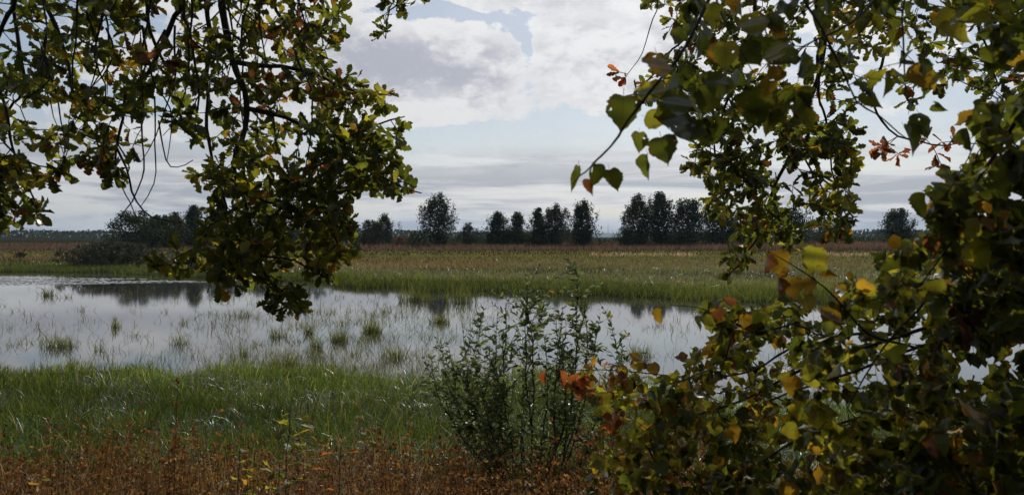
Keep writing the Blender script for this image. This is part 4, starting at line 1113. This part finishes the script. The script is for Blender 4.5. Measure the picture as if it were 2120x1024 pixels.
att = np.vstack([
    sample([(1790, 560), (1850, 505), (1900, 480), (2000, 460), (2220, 430), (2220, 1120), (1600, 1120), (1640, 900), (1660, 700), (1710, 650)], 640, 1.75, 3.4, [(1770, 845, 22, 14), (2090, 740, 30, 35), (1790, 770, 16, 14)], .12, 161),
    sample([(1460, 690), (1490, 650), (1560, 640), (1640, 610), (1710, 650), (1650, 720), (1650, 900), (1600, 1120), (1150, 1120), (1215, 1010), (1250, 930), (1240, 850), (1300, 810), (1400, 795), (1430, 735)], 380, 2.4, 3.8, [(1400, 815, 30, 14), (1540, 830, 20, 14), (1660, 680, 14, 10)], .2, 163),
    sample([(1120, 770), (1200, 755), (1330, 745), (1360, 780), (1300, 840), (1240, 840), (1200, 800)], 20, 3.3, 3.6),
    sample([(1960, 450), (2220, 400), (2220, 720), (1950, 680)], 60, 1.6, 2.1),
    sample([(1880, 900), (2220, 800), (2220, 1120), (1800, 1120)], 130, 1.6, 2.2),
    sample([(1385, 625), (1440, 630), (1560, 640), (1600, 680), (1500, 680), (1430, 660)], 9, 2.25, 2.4),
])
tips = sk.grow(att, step=.04, sag=.12, r=.0010, cap_r=.0035)
p_, a_, n_, s_ = stalked(tips, (4, 7), (.030, .055), droop=.55, spread=.6)
n_[:, 1] += R.choice([-1, 1], len(n_)) * .5
HAND = [(1605, 520, 62, CO, 0, .2), (1590, 525, 50, CB, 5, -.2), (1690, 512, 62, CY, 2, -.15), (1672, 540, 40, CY, 1, .1), (1705, 558, 44, CO, 5, 1.2), (1640, 575, 52, CO, 0, .1), (1612, 575, 48, CB, 5, 0), (1672, 575, 42, CO, 1, .1), (1628, 555, 30, CO, 1, -.7),
        (1738, 590, 44, CO, 3, .1), (1668, 610, 46, CY, 0, .1), (1370, 640, 40, CO, 3, -.1), (1485, 640, 34, CB, 2, .4), (1460, 655, 36, CY, 3, .7), (1570, 640, 52, CG, 0, .1), (1545, 650, 36, CO, 1, -.1), (1725, 640, 60, CO, 2, -.5),
        (1640, 780, 52, CO, 0, .1), (1650, 830, 56, CY, 2, .4), (1520, 880, 44, CO, 1, .1), (1128, 772, 34, CR, 3, .0), (1160, 768, 36, CR, 5, .1), (1190, 775, 40, CR, 2, .2), (1215, 785, 40, CO, 0, .0), (1205, 800, 38, CR, 1, -.1), (1310, 745, 28, CO, 0, .9), (1265, 880, 36, CR, 1, -.7),
        (1290, 760, 34, CO, 1, .2), (1350, 752, 34, CO, 0, .3), (1840, 495, 40, CO, 1, 1.1), (1700, 545, 30, CY, 0, 0.), (2000, 470, 84, CY, 1, 1.2), (2010, 500, 80, CY, 0, .5), (2060, 480, 60, CY, 2, 1.0)]
hp, ha, hn, hs, hc, ht = [], [], [], [], [], []
for px, py, L, c, tmpl, ang in HAND:
    d = 2.1 + R.uniform(-.05, .05)
    if px < 1360: d = 3.45
    elif py > 740: d = 2.2
    elif px > 1950: d = 1.6
    hp.append(P(px, py, d)); ha.append((math.sin(ang), R.normal(0, .3), -math.cos(ang))); hn.append((R.normal(0, .35), R.choice([-1, 1]) * 1.0, R.normal(0, .3))); hs.append(.84 * L / F * d); hc.append(tuple(.68 * v for v in c) if c in (CO, CR) else c); ht.append(tmpl)
px = 1060 + F * p_[:, 0] / p_[:, 1]; py = 490 - F * (p_[:, 2] - EYE) / p_[:, 1]
fld = vnoise(px, py, .012, 171) + .4 * vnoise(px, py, .04, 172) + np.clip((1750 - px) / 700, -.5, .8)
ci = np.where(fld + R.normal(0, .5, len(px)) > .35, 1, 0); r_ = R.random(len(px))
ci = np.where(r_ < .07 + .10 * (px < 1500), 2, ci); ci = np.where(r_ > .975, 3, ci); ci = np.where((px < 1300) & (py < 900) & (r_ > .6), 4, ci)
c_ = cols[ci] * np.exp(R.normal(0, .25, (len(px), 1)))
c_ = np.vstack([c_, np.array(hc) * np.exp(R.normal(0, .15, (len(hc), 1)))])
tid = np.concatenate([R.choice([0, 1, 2, 3, 4, 5, 7, 8, 9, 10], len(p_)), ht])
put_leaves(bush, np.vstack([p_, hp]), np.vstack([a_, ha]), np.vstack([n_, hn]), np.concatenate([s_, hs]), c_, LIN, M['lin1'], M['linN'], tid=tid)
print('bush leaves', len(p_) + len(hp))

# ------------------------------------------------------------------ young willow shrub on the near bank
wx0, wy0 = .15, 9.4
wil = empty('willow_shrub', (wx0, wy0, float(ground_z(wx0, wy0))), 'young willow shrub with upright shoots before the pond', 'shrub')
tipsW = []
SH = [(905, 700), (930, 720), (960, 690), (1002, 640), (1030, 650), (1050, 625), (1090, 572), (1088, 590), (1125, 628), (1150, 660), (1190, 548), (1195, 580), (1215, 615), (1240, 660), (1262, 650), (1165, 640), (980, 740), (1070, 680), (1010, 720), (1290, 720), (920, 790), (1265, 760), (1130, 720), (945, 760), (1050, 780), (1180, 740), (1100, 790), (890, 760)]
bagw = Bag(); P_, A_, N_, S_ = [], [], [], []
for k, (px, py) in enumerate(SH):
    d = wy0 + R.uniform(-.7, .7); e = P(px, py, d)
    b0 = np.array([wx0 + (e[0] - wx0) * .35 + R.normal(0, .12), wy0 + R.normal(0, .3), 0]); b0[2] = ground_z(b0[0], b0[1]) - .03
    mid = b0 * .45 + e * .55 + np.array([(e[0] - wx0) * .22 + R.normal(0, .12), R.normal(0, .1), R.normal(.05, .1)])
    l = smooth_line([b0, mid, e], .06, .008)
    V_, Q_ = tube(l, np.linspace(.014, .003, len(l)), 6)
    add('shoot', make_mesh('shoot', V_, quads=Q_), M['bark_wil'], wil)
    side = [l]
    for q in range(13):
        j = int(len(l) * R.uniform(.22, .95)); dv = np.array([R.normal(0, .65), R.normal(0, .65), R.uniform(.2, 1.1)]); ln = R.uniform(.2, .75) * (1 - .5 * j / len(l))
        s2 = smooth_line([l[j], l[j] + dv * ln * .5 + [0, 0, .02], l[j] + dv * ln], .05, .004)
        V_, Q_ = tube(s2, np.linspace(.005, .002, len(s2)), 4); bagw.put(V_, Q_); side.append(s2)
    for si, s2 in enumerate(side):
        j0 = int(len(s2) * (.34 if si == 0 else .12))
        for j in range(j0, len(s2)):
            for rep in range(2 if si == 0 else (2 if R.random() < .6 else 1)):
                ang = R.uniform(0, 6.28); tdir = s2[min(j + 1, len(s2) - 1)] - s2[max(j - 1, 0)]; tdir = tdir / (np.linalg.norm(tdir) + 1e-9)
                a = tdir * R.uniform(.3, 1.1) + np.array([math.cos(ang), math.sin(ang), R.normal(-.1, .3)]) * .8
                P_.append(s2[j]); A_.append(a); N_.append(R.normal(0, .6, 3) + np.array([0, 0, .8])); S_.append(R.uniform(.07, .125) * (1.05 - .45 * j / len(s2)))
add('twigs', bagw.mesh('twigs'), M['bark_wil'], wil, 'stuff')
n_w = len(P_)
cw = cmix(n_w, [(.10, .125, .045), (.08, .10, .04), (.12, .15, .04), (.19, .20, .03), (.3, .2, .03)], [5, 4, 4, .8, .12], .2)
put_leaves(wil, np.array(P_), np.array(A_), np.array(N_), np.array(S_), cw, WIL, M['wil1'], M['wilN'])
print('willow leaves', n_w)

# ------------------------------------------------------------------ rusty dead herbs in front
n_ = 2000
u = R.random(n_); y = 4.6 * (11.4 / 4.6) ** u; x = R.uniform(-.74, .26, n_) * y
k = (y < 10.2 + 1.5 * vnoise(x, y, 1.3, 181) + R.normal(0, .25, len(x))); x, y = x[k], y[k]; n_ = len(x); z = ground_z(x, y)
h = R.uniform(.34, .82, n_) * (1 + .55 * vnoise(x, y, 2.0, 182)) * np.interp(y, [4.6, 7, 11], [1.0, 1.0, .85])
bag = Bag(); LP, LC, LS = [], [], []
tone = vnoise(x, y, .9, 183)
plume = R.random(n_) < .28; h = np.where(plume, h * 1.3, h)
for q in range(n_):
    top = np.array([x[q] + R.normal(0, .12), y[q] + R.normal(0, .12), z[q] + h[q]])
    l = smooth_line([(x[q], y[q], z[q]), ((x[q] + top[0]) / 2 + R.normal(0, .02), (y[q] + top[1]) / 2, z[q] + h[q] * .55), top], .12)
    base_c = np.array([(.21, .093, .032), (.27, .145, .04), (.135, .065, .027), (.28, .20, .12)][R.choice(4, p=[.42, .24, .24, .10])]) if tone[q] < .35 else np.array([(.27, .19, .03), (.17, .09, .028), (.15, .15, .028)][R.integers(3)])
    V_, Q_ = tube(l, np.linspace(.004, .0015, len(l)), 3); bag.put(V_, Q_, base_c * .5)
    m_ = 85
    t = R.uniform(.12, 1.05, m_); jj = np.clip((t * (len(l) - 1)).astype(int), 0, len(l) - 1)
    sp_ = .075 * (1.15 - .75 * t)
    if plume[q]: t = R.uniform(.35, 1.06, m_) ** .6; jj = np.clip((t * (len(l) - 1)).astype(int), 0, len(l) - 1); sp_ = .05 * (1.2 - .95 * t)
    LP.append(l[jj] + R.normal(0, 1, (m_, 3)) * sp_[:, None] * [1, 1, .8]); LC.append(base_c * np.exp(R.normal(0, .35, (m_, 1)))); LS.append(R.uniform(.011, .034, m_) * np.interp(y[q], [4, 11], [.8, 1.25]))
V_, Q_ = leaf_cards(np.concatenate(LP), np.concatenate(LS) * 1.2); C_ = np.repeat(np.concatenate(LC), 4, 0)
hk = np.arange(len(Q_)) % 5 < 3; V_, C_ = V_[np.repeat(hk, 4)], C_[np.repeat(hk, 4)]; Q_ = np.arange(len(V_)).reshape(-1, 4)
bag.put(V_, Q_, C_)
o = add('dry_herbs', bag.mesh('dry_herbs'), M['dry'], kind='stuff')
u = R.random(9000); y = 4.6 * (11.0 / 4.6) ** u; x = R.uniform(-.74, .3, 9000) * y; k = vnoise(x, y, 1.7, 186) > -.2; x, y = x[k], y[k]
g_ = vnoise(x, y, 1.1, 187)[:, None] > .3
blades('dry_blades', np.stack([x, y, ground_z(x, y)], 1), R.uniform(.3, .95, len(x)), R.uniform(.004, .010, len(x)), np.where(g_, cmix(len(x), GREEN, [2, 2, 1, 2], .3), cmix(len(x), [(.26, .17, .08), (.18, .10, .04), (.30, .22, .12)], [2, 2, 1], .3)), M['dry'], .35, .5, 3)
tag(bpy.data.objects['dry_blades'], 'thin dry and green blades among the rusty herbs', 'grass')
tag(o, 'mass of rusty brown withered herbs along the bottom edge', 'herbs')


# ------------------------------------------------------------------ saplings among the herbs
def sapling(x, y, h, nl, label, size, cset):
    z = float(ground_z(x, y)); r = empty('oak_sapling', (x, y, z), label, 'sapling')
    l = smooth_line([(x, y, z - .02), (x + .02, y, z + h * .5), (x + .05, y + .02, z + h)], .05, .006)
    V_, Q_ = tube(l, np.linspace(.008, .003, len(l)), 6); add('stem', make_mesh('stem', V_, quads=Q_), M['bark_wil'], r)
    pp, aa = [], []
    for q in range(nl):
        j = int(len(l) * R.uniform(.35, 1) ** .7) - 1; ang = R.uniform(0, 6.28); a = np.array([math.cos(ang), math.sin(ang), R.normal(0, .25)])
        pp.append(l[j] + a * R.uniform(.0, .10)); aa.append(a)
    cc = np.array(cset)[R.integers(0, len(cset), nl)] * np.exp(R.normal(0, .2, (nl, 1)))
    put_leaves(r, np.array(pp), np.array(aa), R.normal(0, .35, (nl, 3)) + [0, 0, 1], R.uniform(*size, nl), cc, OAK, M['oak1'], M['oakN'])


def at_top(px, py, d): return (px - 1060) / F * d, d, EYE + (490 - py) / F * d


for px, py, d, nl, lb, sz, cs in [
    (585, 845, 6.6, 26, 'slim oak sapling with yellow top leaf standing over the herbs', (.10, .15), [CG, CG, CY]),
    (480, 930, 5.4, 24, 'low yellow green oak sapling at the bottom, left of the slim one', (.09, .13), [CY, CG, CO]),
    (560, 965, 5.0, 26, 'lowest leafy oak sapling at the bottom edge below the slim one', (.08, .12), [CG, CY]),
    (690, 930, 5.8, 12, 'small sapling with a few red leaves right of the slim one', (.08, .11), [CR, CG, CG]),
    (85, 985, 5.3, 10, 'small yellow sapling near the bottom left corner', (.07, .1), [CY, CO])]:
    x, y, zt = at_top(px, py, d); sapling(x, y, zt - float(ground_z(x, y)), nl, lb, sz, cs)

# ------------------------------------------------------------------ haze
m, n, out = new_mat('haze_air')
pv = n.nodes.new('ShaderNodeVolumePrincipled')
pv.inputs['Color'].default_value = (0.50, 0.72, 1.0, 1)
pv.inputs['Density'].default_value = 0.00009
pv.inputs['Anisotropy'].default_value = 0.2
n.links.new(pv.outputs[0], out.inputs['Volume'])
s = 7200.0
V_ = np.array([(a * s, b, c) for c in (-2.0, 135.0) for a, b in ((-1, -60.), (1, -60.), (1, s), (-1, s))])
add('haze', make_mesh('haze', V_, quads=[(3, 2, 1, 0), (4, 5, 6, 7), (0, 1, 5, 4), (1, 2, 6, 5), (2, 3, 7, 6), (3, 0, 4, 7)], smooth=False), m, kind='stuff')
for nm, lb, ct in [('marsh_grass', 'green marsh grass along the near shore', 'grass'), ('marsh_sedge', 'arching glossy sedge blades among the near grass', 'sedge'), ('dead_blades', 'bent straw coloured dead blades among the near grass', 'grass'), ('shore_reeds', 'dark dense reed edge standing in the water of the far shore', 'reeds'), ('reed_grass', 'bright green reedy fringe of the far shore', 'grass'),
                   ('sedge_meadow', 'grey green glittering sedge beyond the far shore', 'sedge'), ('dry_meadow', 'dry olive and russet meadow behind the sedge', 'meadow'), ('mown_meadow', 'light green and straw coloured strip of far meadow', 'meadow'),
                   ('dry_reeds', 'band of tall brown dry reeds before the far trees', 'reeds'), ('haze', 'thin blue haze in the air over the marsh', 'haze')]:
    tag(bpy.data.objects[nm], lb, ct)
print('triangles', sum(len(o.data.loops) - 2 * len(o.data.polygons) for o in bpy.data.objects if o.type == 'MESH'))
